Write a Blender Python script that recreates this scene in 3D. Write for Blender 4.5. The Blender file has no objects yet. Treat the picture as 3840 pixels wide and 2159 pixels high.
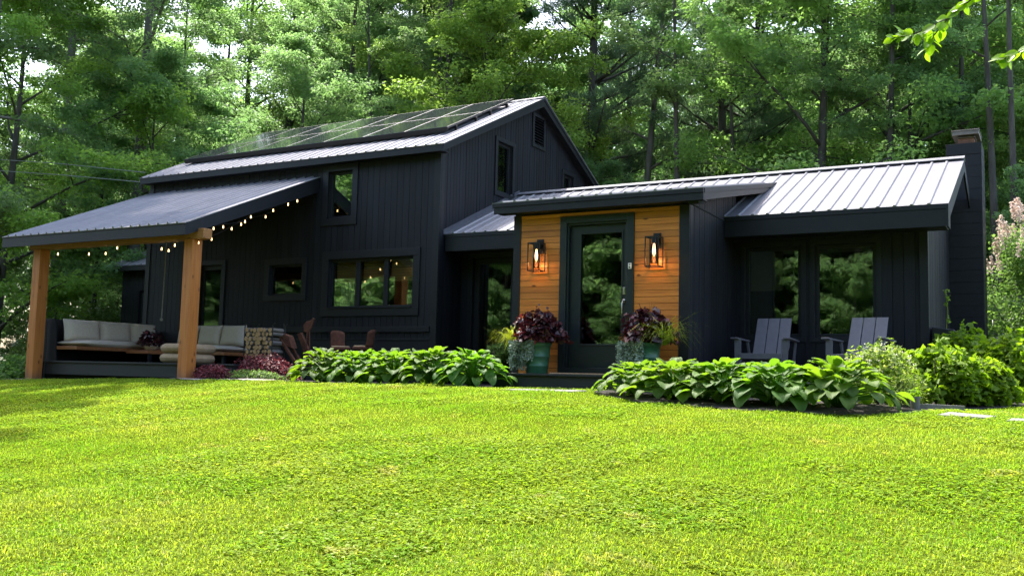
import bpy, bmesh, math, random
import numpy as np
from mathutils import Vector, Matrix
R_ = math.radians
random.seed(7)
scene = bpy.context.scene
COL = scene.collection

# ------------------------------------------------------------------ camera
cam = bpy.data.cameras.new('camera')
cam.sensor_width = 36.0
cam.lens = 36.0 * 3650.0 / 3840.0
cam.clip_start = 0.05
cam.clip_end = 1000
camo = bpy.data.objects.new('camera', cam)
COL.objects.link(camo)
M3 = Matrix.Rotation(R_(29.5485), 3, 'Z') @ Matrix.Rotation(R_(90 + 5.2907), 3, 'X') @ Matrix.Rotation(R_(1.4035), 3, 'Z')
camo.rotation_euler = M3.to_euler()
camo.location = (9.8161, -14.5627, 0.0)
scene.camera = camo

# ------------------------------------------------------------------ light
SUN = Vector((-0.42, 0.38, 1.0)).normalized()
w = bpy.data.worlds.new('World')
scene.world = w
w.use_nodes = True
nt = w.node_tree
nt.nodes.clear()
sky = nt.nodes.new('ShaderNodeTexSky')
sky.sky_type = 'NISHITA'
sky.sun_disc = False
sky.sun_elevation = math.asin(SUN.z)
sky.sun_rotation = math.atan2(SUN.x, SUN.y)
sky.dust_density = 4.0
sky.air_density = 1.0
sky.ozone_density = 1.0
bg = nt.nodes.new('ShaderNodeBackground')
bg.inputs['Strength'].default_value = 0.15
wo = nt.nodes.new('ShaderNodeOutputWorld')
nt.links.new(sky.outputs[0], bg.inputs[0])
nt.links.new(bg.outputs[0], wo.inputs[0])
sun = bpy.data.lights.new('sun', 'SUN')
sun.energy = 2.7
sun.angle = R_(0.55)
sun.color = (1.0, 0.95, 0.86)
suno = bpy.data.objects.new('sun', sun)
suno.rotation_euler = SUN.to_track_quat('Z', 'Y').to_euler()
suno.location = (0, 0, 40)
COL.objects.link(suno)
scene.view_settings.view_transform = 'Standard'
scene.view_settings.look = 'None'
scene.view_settings.gamma = 1.0
scene.view_settings.exposure = 2.25
scene.cycles.max_bounces = 12
scene.cycles.diffuse_bounces = 7
scene.cycles.glossy_bounces = 3
scene.cycles.transmission_bounces = 7
scene.cycles.transparent_max_bounces = 8
scene.cycles.sample_clamp_indirect = 6.0

# ------------------------------------------------------------------ helpers
class MB:
    def __init__(s):
        s.v = []; s.f = []
    def add(s, vs, fs):
        n = len(s.v)
        s.v += [tuple(p) for p in vs]
        s.f += [tuple(i + n for i in f) for f in fs]
        return s
    def hexa(s, p):   # 0-3 bottom ccw, 4-7 top
        return s.add(p, [(3, 2, 1, 0), (4, 5, 6, 7), (0, 1, 5, 4), (1, 2, 6, 5), (2, 3, 7, 6), (3, 0, 4, 7)])
    def box(s, x0, x1, y0, y1, z0, z1):
        return s.hexa([(x0, y0, z0), (x1, y0, z0), (x1, y1, z0), (x0, y1, z0),
                       (x0, y0, z1), (x1, y0, z1), (x1, y1, z1), (x0, y1, z1)])
    def prism(s, poly, ev):
        n = len(poly); e = Vector(ev)
        a = [Vector(p) for p in poly]; b = [p + e for p in a]
        fs = [tuple(range(n))[::-1], tuple(range(n, 2 * n))]
        fs += [(i, (i + 1) % n, n + (i + 1) % n, n + i) for i in range(n)]
        return s.add(a + b, fs)
    def beam(s, a, b, w, h, up=(0, 0, 1)):
        a = Vector(a); b = Vector(b); d = (b - a).normalized()
        sd = d.cross(Vector(up)).normalized(); u = sd.cross(d)
        q = lambda c: [c - sd * w / 2 - u * h / 2, c + sd * w / 2 - u * h / 2, c + sd * w / 2 + u * h / 2, c - sd * w / 2 + u * h / 2]
        return s.add(q(a) + q(b), [(3, 2, 1, 0), (4, 5, 6, 7), (0, 1, 5, 4), (1, 2, 6, 5), (2, 3, 7, 6), (3, 0, 4, 7)])
    def tube(s, pts, rad, n=8):
        pts = [Vector(p) for p in pts]
        if not hasattr(rad, '__len__'): rad = [rad] * len(pts)
        vs = []
        ref = Vector((0.31, 0.17, 0.93))
        for i, p in enumerate(pts):
            d = (pts[min(i + 1, len(pts) - 1)] - pts[max(i - 1, 0)]).normalized()
            r = ref if abs(d.dot(ref)) < 0.95 else Vector((1, 0, 0))
            a = d.cross(r).normalized(); b = d.cross(a)
            if i and (a.dot(pa) < 0): a = -a; b = -b
            pa = a
            for k in range(n):
                t = 2 * math.pi * k / n
                vs.append(p + (a * math.cos(t) + b * math.sin(t)) * rad[i])
        fs = []
        for i in range(len(pts) - 1):
            for k in range(n):
                k2 = (k + 1) % n
                fs.append((i * n + k, i * n + k2, (i + 1) * n + k2, (i + 1) * n + k))
        fs.append(tuple(range(n))[::-1]); fs.append(tuple((len(pts) - 1) * n + k for k in range(n)))
        return s.add(vs, fs)
    def lathe(s, prof, c=(0, 0, 0), n=28, arc=None):
        vs = []; fs = []
        for r, z in prof:
            for k in range(n):
                t = 2 * math.pi * k / n
                vs.append((c[0] + r * math.cos(t), c[1] + r * math.sin(t), c[2] + z))
        for i in range(len(prof) - 1):
            for k in range(n):
                k2 = (k + 1) % n
                fs.append((i * n + k, i * n + k2, (i + 1) * n + k2, (i + 1) * n + k))
        fs.append(tuple(range(n))[::-1]); fs.append(tuple((len(prof) - 1) * n + k for k in range(n)))
        return s.add(vs, fs)
    def build(s, name, m, parent=None, smooth=False, bevel=0.0):
        me = bpy.data.meshes.new(name)
        me.from_pydata(s.v, [], s.f)
        bm = bmesh.new(); bm.from_mesh(me)
        bmesh.ops.recalc_face_normals(bm, faces=bm.faces)
        bm.to_mesh(me); bm.free()
        me.materials.append(m)
        return link(name, me, parent, smooth, bevel)

def link(name, me, parent=None, smooth=False, bevel=0.0):
    o = bpy.data.objects.new(name, me)
    COL.objects.link(o)
    if parent: o.parent = parent
    if smooth: me.polygons.foreach_set('use_smooth', [True] * len(me.polygons))
    if bevel:
        b = o.modifiers.new('bevel', 'BEVEL'); b.width = bevel; b.segments = 2; b.limit_method = 'ANGLE'
    return o

def arr_mesh(name, V, F, mats, smooth=False, midx=None):
    V = np.asarray(V, dtype=np.float32); F = np.asarray(F, dtype=np.int32)
    me = bpy.data.meshes.new(name)
    me.vertices.add(len(V)); me.vertices.foreach_set('co', V.ravel())
    k = F.shape[1]
    me.loops.add(F.size); me.loops.foreach_set('vertex_index', F.ravel())
    me.polygons.add(len(F)); me.polygons.foreach_set('loop_start', np.arange(0, F.size, k, dtype=np.int32))
    if midx is not None: me.polygons.foreach_set('material_index', np.asarray(midx, dtype=np.int32))
    me.update(calc_edges=True)
    for m in mats: me.materials.append(m)
    if smooth: me.polygons.foreach_set('use_smooth', np.ones(len(F), dtype=bool))
    return me

def tag(o, label=None, cat=None, group=None, kind=None):
    if label: o['label'] = label
    if cat: o['category'] = cat
    if group: o['group'] = group
    if kind: o['kind'] = kind
    return o
def thing(name, label, cat, loc=(0, 0, 0), rz=0.0, group=None):
    o = bpy.data.objects.new(name, None); COL.objects.link(o)
    o.empty_display_size = 0.2
    o.location = loc; o.rotation_euler = (0, 0, rz)
    return tag(o, label, cat, group)
def dup(root, loc, rz=0.0, label=None, scale=None, group=None):
    def cp(o, par):
        c = o.copy(); COL.objects.link(c)
        if par: c.parent = par
        for ch in list(o.children): cp(ch, c)
        return c
    r = cp(root, None)
    r.location = loc; r.rotation_euler = (0, 0, rz)
    if scale: r.scale = (scale,) * 3 if not hasattr(scale, '__len__') else scale
    if label: r['label'] = label
    if group: r['group'] = group
    return r

# ------------------------------------------------------------------ materials
def nodes_of(name):
    m = bpy.data.materials.new(name); m.use_nodes = True
    t = m.node_tree
    return m, t, t.nodes['Principled BSDF'], t.nodes['Material Output']
def mapping(t, scale, src='Object'):
    tc = t.nodes.new('ShaderNodeTexCoord'); mp = t.nodes.new('ShaderNodeMapping')
    mp.inputs['Scale'].default_value = scale
    t.links.new(tc.outputs[src], mp.inputs['Vector'])
    return mp.outputs[0]
def noise(t, vec, scale, detail=4, rough=0.55):
    n = t.nodes.new('ShaderNodeTexNoise')
    n.inputs['Scale'].default_value = scale; n.inputs['Detail'].default_value = detail; n.inputs['Roughness'].default_value = rough
    t.links.new(vec, n.inputs['Vector'])
    return n.outputs['Fac']
def ramp(t, fac, stops):
    r = t.nodes.new('ShaderNodeValToRGB')
    e = r.color_ramp.elements
    while len(e) < len(stops): e.new(0.5)
    for i, (p, c) in enumerate(stops):
        e[i].position = p; e[i].color = (*c, 1)
    t.links.new(fac, r.inputs[0])
    return r.outputs[0]
def mixc(t, fac, a, b, mode='MIX'):
    n = t.nodes.new('ShaderNodeMix'); n.data_type = 'RGBA'; n.blend_type = mode
    if hasattr(fac, 'links') or hasattr(fac, 'is_linked'): t.links.new(fac, n.inputs[0])
    else: n.inputs[0].default_value = fac
    for s, x in ((n.inputs[6], a), (n.inputs[7], b)):
        if hasattr(x, 'is_linked'): t.links.new(x, s)
        else: s.default_value = (*x, 1)
    return n.outputs[2]
def bump(t, p, h, strength=0.3, dist=0.01):
    b = t.nodes.new('ShaderNodeBump'); b.inputs['Strength'].default_value = strength; b.inputs['Distance'].default_value = dist
    t.links.new(h, b.inputs['Height']); t.links.new(b.outputs[0], p.inputs['Normal'])
def mat(name, c1, c2=None, rough=0.6, scale=(1, 1, 1), ns=6.0, metal=0.0, spec=0.5, bmp=0.0, bd=0.01, lo=0.3, hi=0.7, island=0.0, coat=0.0):
    m, t, p, o = nodes_of(name)
    v = mapping(t, scale)
    f = noise(t, v, ns)
    c = ramp(t, f, [(lo, c1), (hi, c2 or c1)])
    if island:
        g = t.nodes.new('ShaderNodeNewGeometry')
        mr = t.nodes.new('ShaderNodeMapRange'); mr.inputs[3].default_value = 1 - island; mr.inputs[4].default_value = 1 + island
        t.links.new(g.outputs['Random Per Island'], mr.inputs[0])
        hs = t.nodes.new('ShaderNodeHueSaturation'); t.links.new(c, hs.inputs['Color']); t.links.new(mr.outputs[0], hs.inputs['Value'])
        c = hs.outputs[0]
    t.links.new(c, p.inputs['Base Color'])
    p.inputs['Roughness'].default_value = rough; p.inputs['Metallic'].default_value = metal
    p.inputs['Specular IOR Level'].default_value = spec
    if coat: p.inputs['Coat Weight'].default_value = coat
    if bmp: bump(t, p, f, bmp, bd)
    return m
def leafmat(name, c1, c2, trans, tr=0.45, rough=0.55, spec=0.25, objvar=0.03, c3=None):
    m, t, p, o = nodes_of(name)
    g = t.nodes.new('ShaderNodeNewGeometry')
    st = [(0.0, c1), (0.75, c2)] + ([(0.97, c3)] if c3 else [])
    c = ramp(t, g.outputs['Random Per Island'], st)
    oi = t.nodes.new('ShaderNodeObjectInfo')
    hs = t.nodes.new('ShaderNodeHueSaturation')
    mr = t.nodes.new('ShaderNodeMapRange'); mr.inputs[3].default_value = 0.5 - objvar * 0.4; mr.inputs[4].default_value = 0.5 + objvar * 0.4
    t.links.new(oi.outputs['Random'], mr.inputs[0]); t.links.new(mr.outputs[0], hs.inputs['Hue'])
    mv = t.nodes.new('ShaderNodeMapRange'); mv.inputs[3].default_value = 1 - objvar * 3; mv.inputs[4].default_value = 1 + objvar * 3
    t.links.new(oi.outputs['Random'], mv.inputs[0]); t.links.new(mv.outputs[0], hs.inputs['Value'])
    t.links.new(c, hs.inputs['Color'])
    t.links.new(hs.outputs[0], p.inputs['Base Color'])
    p.inputs['Roughness'].default_value = rough; p.inputs['Specular IOR Level'].default_value = spec
    tl = t.nodes.new('ShaderNodeBsdfTranslucent')
    t.links.new(mixc(t, 1.0, hs.outputs[0], trans, 'MULTIPLY'), tl.inputs[0])
    mx = t.nodes.new('ShaderNodeMixShader'); mx.inputs[0].default_value = tr
    t.links.new(p.outputs[0], mx.inputs[1]); t.links.new(tl.outputs[0], mx.inputs[2])
    t.links.new(mx.outputs[0], o.inputs['Surface'])
    return m
def woodmat(name, c1, c2, c3, along, rough=0.5, knots=True, island=0.25, grey=None):
    m, t, p, o = nodes_of(name)
    s = [14.0, 14.0, 14.0]; s[along] = 0.8
    v = mapping(t, s)
    f = noise(t, v, 1.6, 6, 0.65)
    c = ramp(t, f, [(0.25, c1), (0.5, c2), (0.78, c3)])
    g = t.nodes.new('ShaderNodeNewGeometry')
    hs = t.nodes.new('ShaderNodeHueSaturation')
    mr = t.nodes.new('ShaderNodeMapRange'); mr.inputs[3].default_value = 1 - island; mr.inputs[4].default_value = 1 + island
    t.links.new(g.outputs['Random Per Island'], mr.inputs[0]); t.links.new(mr.outputs[0], hs.inputs['Value'])
    t.links.new(c, hs.inputs['Color']); c = hs.outputs[0]
    if knots:
        s2 = [9.0, 9.0, 9.0]; s2[along] = 3.6
        vo = t.nodes.new('ShaderNodeTexVoronoi'); vo.inputs['Scale'].default_value = 0.62
        t.links.new(mapping(t, s2), vo.inputs['Vector'])
        k = ramp(t, vo.outputs['Distance'], [(0.04, (1, 1, 1)), (0.12, (0, 0, 0))])
        c = mixc(t, k, c, tuple(x * 0.3 for x in c1))
    if grey:
        # weathered foot of the post: a real stain of fixed height
        tc = t.nodes.new('ShaderNodeTexCoord'); sx = t.nodes.new('ShaderNodeSeparateXYZ'); t.links.new(tc.outputs['Object'], sx.inputs[0])
        ad = t.nodes.new('ShaderNodeMath'); ad.operation = 'MULTIPLY_ADD'; ad.inputs[1].default_value = 0.5; t.links.new(f, ad.inputs[0]); t.links.new(sx.outputs[2], ad.inputs[2])
        k = ramp(t, ad.outputs[0], [(0.14, (1, 1, 1)), (0.52, (0, 0, 0))])
        c = mixc(t, k, c, grey)
    t.links.new(c, p.inputs['Base Color'])
    p.inputs['Roughness'].default_value = rough
    bump(t, p, f, 0.25, 0.004)
    return m
def emit(name, col, s):
    m = bpy.data.materials.new(name); m.use_nodes = True; t = m.node_tree; t.nodes.clear()
    e = t.nodes.new('ShaderNodeEmission'); e.inputs[0].default_value = (*col, 1); e.inputs[1].default_value = s
    o = t.nodes.new('ShaderNodeOutputMaterial'); t.links.new(e.outputs[0], o.inputs[0])
    return m
def glassmat(name, tint=(0.80, 0.84, 0.81), base=0.075, ior=1.5):
    m = bpy.data.materials.new(name); m.use_nodes = True; t = m.node_tree; t.nodes.clear()
    tr = t.nodes.new('ShaderNodeBsdfTransparent'); tr.inputs[0].default_value = (*tint, 1)
    gl = t.nodes.new('ShaderNodeBsdfGlossy'); gl.inputs['Roughness'].default_value = 0.02; gl.inputs[0].default_value = (0.9, 0.95, 0.92, 1)
    fr = t.nodes.new('ShaderNodeFresnel'); fr.inputs[0].default_value = ior
    ad = t.nodes.new('ShaderNodeMath'); ad.operation = 'ADD'; ad.use_clamp = True; ad.inputs[1].default_value = base
    t.links.new(fr.outputs[0], ad.inputs[0])
    # faint waviness of old panes
    tc = t.nodes.new('ShaderNodeTexCoord'); n = t.nodes.new('ShaderNodeTexNoise'); n.inputs['Scale'].default_value = 2.0
    t.links.new(tc.outputs['Object'], n.inputs['Vector'])
    b = t.nodes.new('ShaderNodeBump'); b.inputs['Strength'].default_value = 0.05; b.inputs['Distance'].default_value = 0.02
    t.links.new(n.outputs[0], b.inputs['Height']); t.links.new(b.outputs[0], gl.inputs['Normal'])
    mx = t.nodes.new('ShaderNodeMixShader'); t.links.new(ad.outputs[0], mx.inputs[0])
    t.links.new(tr.outputs[0], mx.inputs[1]); t.links.new(gl.outputs[0], mx.inputs[2])
    o = t.nodes.new('ShaderNodeOutputMaterial'); t.links.new(mx.outputs[0], o.inputs[0])
    return m

BOARD = mat('charred_board', (0.0041, 0.0045, 0.0071), (0.0089, 0.0097, 0.0139), 0.6, (22, 22, 1.2), 1.5, spec=0.3, bmp=0.35, bd=0.004, island=0.28)
CORE = mat('dark_sheathing', (0.010, 0.011, 0.014), None, 0.9)
TRIM = mat('black_painted_trim', (0.0063, 0.0070, 0.0097), (0.0089, 0.0099, 0.0131), 0.5, (2, 2, 2), 5, spec=0.35, bmp=0.08, bd=0.003)
DOORP = mat('dark_green_black_paint', (0.0065, 0.0113, 0.0126), (0.0085, 0.0139, 0.0154), 0.42, (2, 2, 2), 5)
def metalmat():
    m, t, p, o = nodes_of('galvalume_metal')
    v = mapping(t, (1, 1, 1)); f = noise(t, v, 2.2); f2 = noise(t, mapping(t, (14, 0.5, 0.5)), 1.0, 3)
    c = ramp(t, f, [(0.3, (0.155, 0.152, 0.162)), (0.7, (0.205, 0.201, 0.213))])
    c = mixc(t, 0.35, c, ramp(t, f2, [(0.3, (0.13, 0.127, 0.139)), (0.65, (0.245, 0.240, 0.258))]))
    d = t.nodes.new('ShaderNodeBsdfDiffuse'); t.links.new(c, d.inputs[0])
    g = t.nodes.new('ShaderNodeBsdfGlossy'); g.inputs[0].default_value = (0.8, 0.8, 0.84, 1); g.inputs['Roughness'].default_value = 0.32
    b = t.nodes.new('ShaderNodeBump'); b.inputs['Strength'].default_value = 0.15; b.inputs['Distance'].default_value = 0.02
    t.links.new(f, b.inputs['Height']); t.links.new(b.outputs[0], g.inputs['Normal'])
    x = t.nodes.new('ShaderNodeMixShader'); x.inputs[0].default_value = 0.07
    t.links.new(d.outputs[0], x.inputs[1]); t.links.new(g.outputs[0], x.inputs[2]); t.links.new(x.outputs[0], o.inputs['Surface'])
    return m
METAL = metalmat()
ROOFEDGE = mat('grey_flashing', (0.10, 0.10, 0.115), (0.13, 0.13, 0.15), 0.35, metal=0.3)
DECKM = mat('deck_stain', (0.0081, 0.0101, 0.0122), (0.0146, 0.0170, 0.0198), 0.55, (1, 8, 8), 2, bmp=0.2, bd=0.003, island=0.15)
CEDAR = woodmat('cedar_siding', (0.31, 0.088, 0.013), (0.50, 0.165, 0.026), (0.60, 0.225, 0.042), 0, 0.42, island=0.22)
CEDARP = woodmat('cedar_post', (0.2997, 0.0851, 0.0130), (0.4536, 0.1499, 0.0243), (0.5184, 0.1985, 0.0405), 2, 0.6, island=0.05, grey=(0.0810, 0.0689, 0.0567))
CEDARB = woodmat('cedar_beam', (0.2106, 0.0810, 0.0227), (0.3240, 0.1377, 0.0365), (0.3888, 0.1863, 0.0607), 0, 0.6, island=0.1)
TEAK = woodmat('teak', (0.16, 0.055, 0.018), (0.26, 0.095, 0.03), (0.33, 0.14, 0.05), 0, 0.5, knots=False, island=0.2)
LOGEND = mat('split_log', (0.26, 0.145, 0.055), (0.44, 0.275, 0.125), 0.8, (6, 1, 6), 3, island=0.5)
CUSH = mat('grey_canvas', (0.45, 0.375, 0.295), (0.52, 0.44, 0.355), 0.9, (1, 1, 1), 30, bmp=0.15, bd=0.002)
POUF = mat('tan_pouf_fabric', (0.3240, 0.2187, 0.1215), (0.4050, 0.2916, 0.1782), 0.9, (1, 1, 1), 18, bmp=0.2, bd=0.004)
RUST = mat('rusted_steel', (0.045, 0.014, 0.0065), (0.120, 0.038, 0.015), 0.85, (1, 1, 1), 16, bmp=0.3, bd=0.003)
BLACKM = mat('black_metal', (0.012, 0.012, 0.014), None, 0.4, metal=0.2)
NICKEL = mat('brushed_nickel', (0.45, 0.43, 0.38), (0.58, 0.56, 0.50), 0.25, metal=1.0, ns=20)
CHAIRM = mat('slate_chair_paint', (0.086, 0.082, 0.096), (0.106, 0.101, 0.116), 0.5, (2, 2, 2), 6, bmp=0.05)
GREENPOT = mat('green_glaze', (0.0292, 0.1053, 0.0535), (0.0421, 0.1393, 0.0713), 0.38, (1, 1, 1), 7)
STONE = mat('bluestone', (0.1053, 0.1013, 0.0851), (0.1944, 0.1863, 0.1620), 0.9, (1, 1, 1), 9, bmp=0.4, bd=0.01)
COPPER = mat('flue_brick', (0.17, 0.075, 0.045), (0.26, 0.13, 0.085), 0.8, (1, 1, 3), 14)
CAPM = mat('chimney_cap_metal', (0.12, 0.10, 0.09), (0.22, 0.19, 0.17), 0.5, metal=0.5, ns=8)
CHIMN = mat('painted_block', (0.0050, 0.0060, 0.0087), (0.0089, 0.0101, 0.0136), 0.65, (1, 1, 1), 14, spec=0.35, bmp=0.3, bd=0.006)
WHITEP = mat('white_plastic', (0.7, 0.7, 0.66), None, 0.4)
BAMBOO = mat('bamboo_shade', (0.34, 0.19, 0.08), (0.56, 0.34, 0.16), 0.8, (1, 1, 40), 2)
BLINDM = mat('brown_blind', (0.10, 0.075, 0.055), (0.13, 0.095, 0.07), 0.8)
CURTAIN = mat('pale_curtain', (0.30, 0.34, 0.29), (0.38, 0.42, 0.36), 0.9, (18, 1, 1), 2)
ROPE = mat('old_rope', (0.16, 0.15, 0.12), (0.24, 0.22, 0.18), 0.9, ns=40)
CABLE = mat('grey_cable', (0.20, 0.21, 0.20), None, 0.5)
MATM = mat('coir_mat', (0.28, 0.17, 0.09), (0.42, 0.28, 0.16), 0.95, ns=60, bmp=0.4)
GLASS = glassmat('window_glass')
LAMPGLASS = glassmat('lantern_glass', (0.95, 0.93, 0.9), 0.02, 1.3)
BULBW = emit('warm_bulb', (1.0, 0.62, 0.26), 1.8)
LANTB = emit('lantern_filament', (1.0, 0.47, 0.14), 4.0)
BARK = mat('dark_bark', (0.040, 0.034, 0.028), (0.095, 0.085, 0.072), 0.95, (1, 1, 0.25), 7, bmp=0.6, bd=0.03)
BARKG = mat('grey_bark', (0.085, 0.075, 0.064), (0.17, 0.155, 0.135), 0.95, (1, 1, 0.25), 6, bmp=0.5, bd=0.03)
SOIL = mat('shade_darkened_mulch', (0.008, 0.006, 0.0045), (0.024, 0.017, 0.012), 1.0, ns=30, bmp=0.8, bd=0.03)  # mulch colour, darkened further to carry the shadow under the hostas
GRAVEL = mat('pea_gravel', (0.1620, 0.1377, 0.1134), (0.3726, 0.3402, 0.2916), 0.95, ns=55, bmp=1.0, bd=0.02)
LEAF_B = leafmat('maple_leaf_bright', (0.160, 0.265, 0.054), (0.222, 0.335, 0.076), (1.5, 1.6, 1.0), 0.55)
LEAF_Y = leafmat('maple_leaf_light', (0.150, 0.240, 0.066), (0.210, 0.310, 0.090), (1.5, 1.65, 1.2), 0.55)
LEAF_G = leafmat('maple_leaf_green', (0.128, 0.212, 0.090), (0.188, 0.284, 0.112), (1.5, 1.65, 1.2), 0.55)
LEAF_D = leafmat('wood_leaf_deep', (0.112, 0.192, 0.084), (0.170, 0.260, 0.104), (1.5, 1.65, 1.2), 0.55)
NEEDLE = leafmat('pine_needle', (0.085, 0.150, 0.090), (0.135, 0.210, 0.115), (1.4, 1.6, 1.2), 0.45)
HOSTA = leafmat('hosta_leaf', (0.0551, 0.1215, 0.0211), (0.0875, 0.1620, 0.0259), (2.3, 2.3, 0.5), 0.48, 0.58, 0.22, 0.03)
HYD = leafmat('hydrangea_leaf', (0.1053, 0.1903, 0.0146), (0.1539, 0.2430, 0.0227), (1.8, 1.9, 0.6), 0.5, 0.6, 0.2)
PALE = leafmat('pale_bloom_leaf', (0.1134, 0.2025, 0.0203), (0.1782, 0.2673, 0.0365), (1.6, 1.7, 0.7), 0.48, c3=(0.3645, 0.4050, 0.1782))
SILVER = leafmat('silver_trailing_leaf', (0.1620, 0.2349, 0.1701), (0.3402, 0.4050, 0.3240), (1.0, 1.1, 0.9), 0.2)
PLUM = leafmat('plum_leaf', (0.016, 0.007, 0.012), (0.060, 0.014, 0.022), (1.8, 0.6, 0.6), 0.25, 0.35, 0.5, c3=(0.16, 0.04, 0.045))
LIME = leafmat('lime_grass', (0.1944, 0.2511, 0.0178), (0.3078, 0.3564, 0.0324), (1.6, 1.7, 0.7), 0.45)
BURG = leafmat('burgundy_heath', (0.088, 0.022, 0.030), (0.175, 0.052, 0.066), (1.4, 0.8, 0.9), 0.3)
PINKF = leafmat('pink_bloom', (0.56, 0.42, 0.39), (0.70, 0.60, 0.54), (1.0, 0.95, 0.9), 0.3)
LILACF = leafmat('lilac_bloom', (0.20, 0.15, 0.26), (0.36, 0.28, 0.40), (1.0, 0.9, 1.0), 0.3)
WHITEF = leafmat('cream_bloom', (0.50, 0.50, 0.36), (0.68, 0.68, 0.52), (1, 1, 0.9), 0.3)
SHRUBL = leafmat('shrub_leaf', (0.105, 0.175, 0.050), (0.170, 0.240, 0.075), (1.5, 1.7, 1.0), 0.5)
def grassmat():
    m, t, p, o = nodes_of('lawn_blade')
    g = t.nodes.new('ShaderNodeNewGeometry')
    c = ramp(t, g.outputs['Random Per Island'], [(0.0, (0.082, 0.172, 0.014)), (0.45, (0.123, 0.230, 0.023)), (0.88, (0.173, 0.282, 0.046)), (1.0, (0.32, 0.37, 0.15))])
    f = noise(t, mapping(t, (1, 1, 1)), 1.1, 4, 0.6)
    c = mixc(t, ramp(t, f, [(0.35, (0, 0, 0)), (0.72, (1, 1, 1))]), c, mixc(t, 0.5, c, (0.29, 0.275, 0.062)))
    f2 = noise(t, mapping(t, (1, 1, 1)), 0.45, 3, 0.5)
    c = mixc(t, ramp(t, f2, [(0.40, (0, 0, 0)), (0.62, (0.7, 0.7, 0.7))]), c, mixc(t, 0.6, c, (0.100, 0.205, 0.008)))
    f3 = noise(t, mapping(t, (1, 1, 1)), 2.3, 4, 0.6)
    c = mixc(t, ramp(t, f3, [(0.63, (0, 0, 0)), (0.72, (0.65, 0.65, 0.65))]), c, (0.34, 0.30, 0.12))
    t.links.new(c, p.inputs['Base Color']); p.inputs['Roughness'].default_value = 0.8; p.inputs['Specular IOR Level'].default_value = 0.0
    tl = t.nodes.new('ShaderNodeBsdfTranslucent'); t.links.new(mixc(t, 1.0, c, (2.0, 2.0, 0.6), 'MULTIPLY'), tl.inputs[0])
    mx = t.nodes.new('ShaderNodeMixShader'); mx.inputs[0].default_value = 0.42
    t.links.new(p.outputs[0], mx.inputs[1]); t.links.new(tl.outputs[0], mx.inputs[2]); t.links.new(mx.outputs[0], o.inputs['Surface'])
    return m
BLADE = grassmat()
TURF = mat('turf_base', (0.0324, 0.0527, 0.0032), (0.1458, 0.1741, 0.0146), 1.0, (1, 1, 1), 55, spec=0.0, bmp=1.0, bd=0.02, lo=0.38, hi=0.66)
FLOORF = mat('forest_floor', (0.030, 0.034, 0.012), (0.060, 0.060, 0.024), 1.0, (1, 1, 1), 2.5, bmp=0.6, bd=0.1)

# ------------------------------------------------------------------ terrain
def gz(x, y):
    x = np.asarray(x, dtype=float); y = np.asarray(y, dtype=float)
    s = np.clip(-3.0 - y, 0, 60)
    z = -0.145 - 0.125 * (np.sqrt(np.minimum(s, 16) ** 2 + 1.0) - 1.0)
    z = z + 0.026 * np.clip(x + 2.5, -9, 0) - 0.02 * np.clip(x - 4.0, 0, 8)
    k = np.clip((x - 7.8) / 1.5, 0, 1); k = k * k * (3 - 2 * k)
    z = z + k * 0.038 * np.clip(y + 3.2, 0, 14)
    z = z + 0.045 * np.clip(y - 10, 0, 45)
    return z
def gzr(x, y):
    return gz(x, y) + 0.012 * np.sin(x * 2.1 + 0.7 * y) * np.sin(y * 1.7) + 0.007 * np.sin(x * 5.3 - y * 3.1) * (np.asarray(y) < -2)
G = lambda x, y: float(gzr(x, y))

xs = np.concatenate([[-220, -140, -90, -65, -50], np.arange(-40, -14, 2.0), np.arange(-14, 14, 0.25), np.arange(14, 40, 2.0), [50, 65, 90, 140, 220]])
ys = np.concatenate([[-200, -120, -70, -45, -32, -25, -20], np.arange(-17, 8, 0.25), np.arange(8, 60, 2.0), [75, 100, 150, 240]])
XX, YY = np.meshgrid(xs, ys)
V = np.stack([XX.ravel(), YY.ravel(), gzr(XX, YY).ravel()], 1)
nx, ny = len(xs), len(ys)
i, j = np.meshgrid(np.arange(nx - 1), np.arange(ny - 1))
a = (j * nx + i).ravel()
F = np.stack([a, a + 1, a + nx + 1, a + nx], 1)
cx = (XX[:-1, :-1] + XX[1:, 1:]).ravel() / 2; cy = (YY[:-1, :-1] + YY[1:, 1:]).ravel() / 2
lawnm = (cy < 7.5) & (cx > -10.5 + np.clip(-cy, 0, 3) * -0.8) & (cy > -22) & ((cy < -1.0) | (cx > 7.5) | (cx < -7.8))
tag(link('ground', arr_mesh('ground', V, F, [TURF, FLOORF], True, np.where(lawnm, 0, 1))), 'lawn ground rising gently to the house, forest floor beyond', kind='structure')

# ------------------------------------------------------------------ house
house = thing('house', 'black board-sided house with metal roofs, cedar clad entry, lean-to porch and block chimney', 'house')

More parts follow.
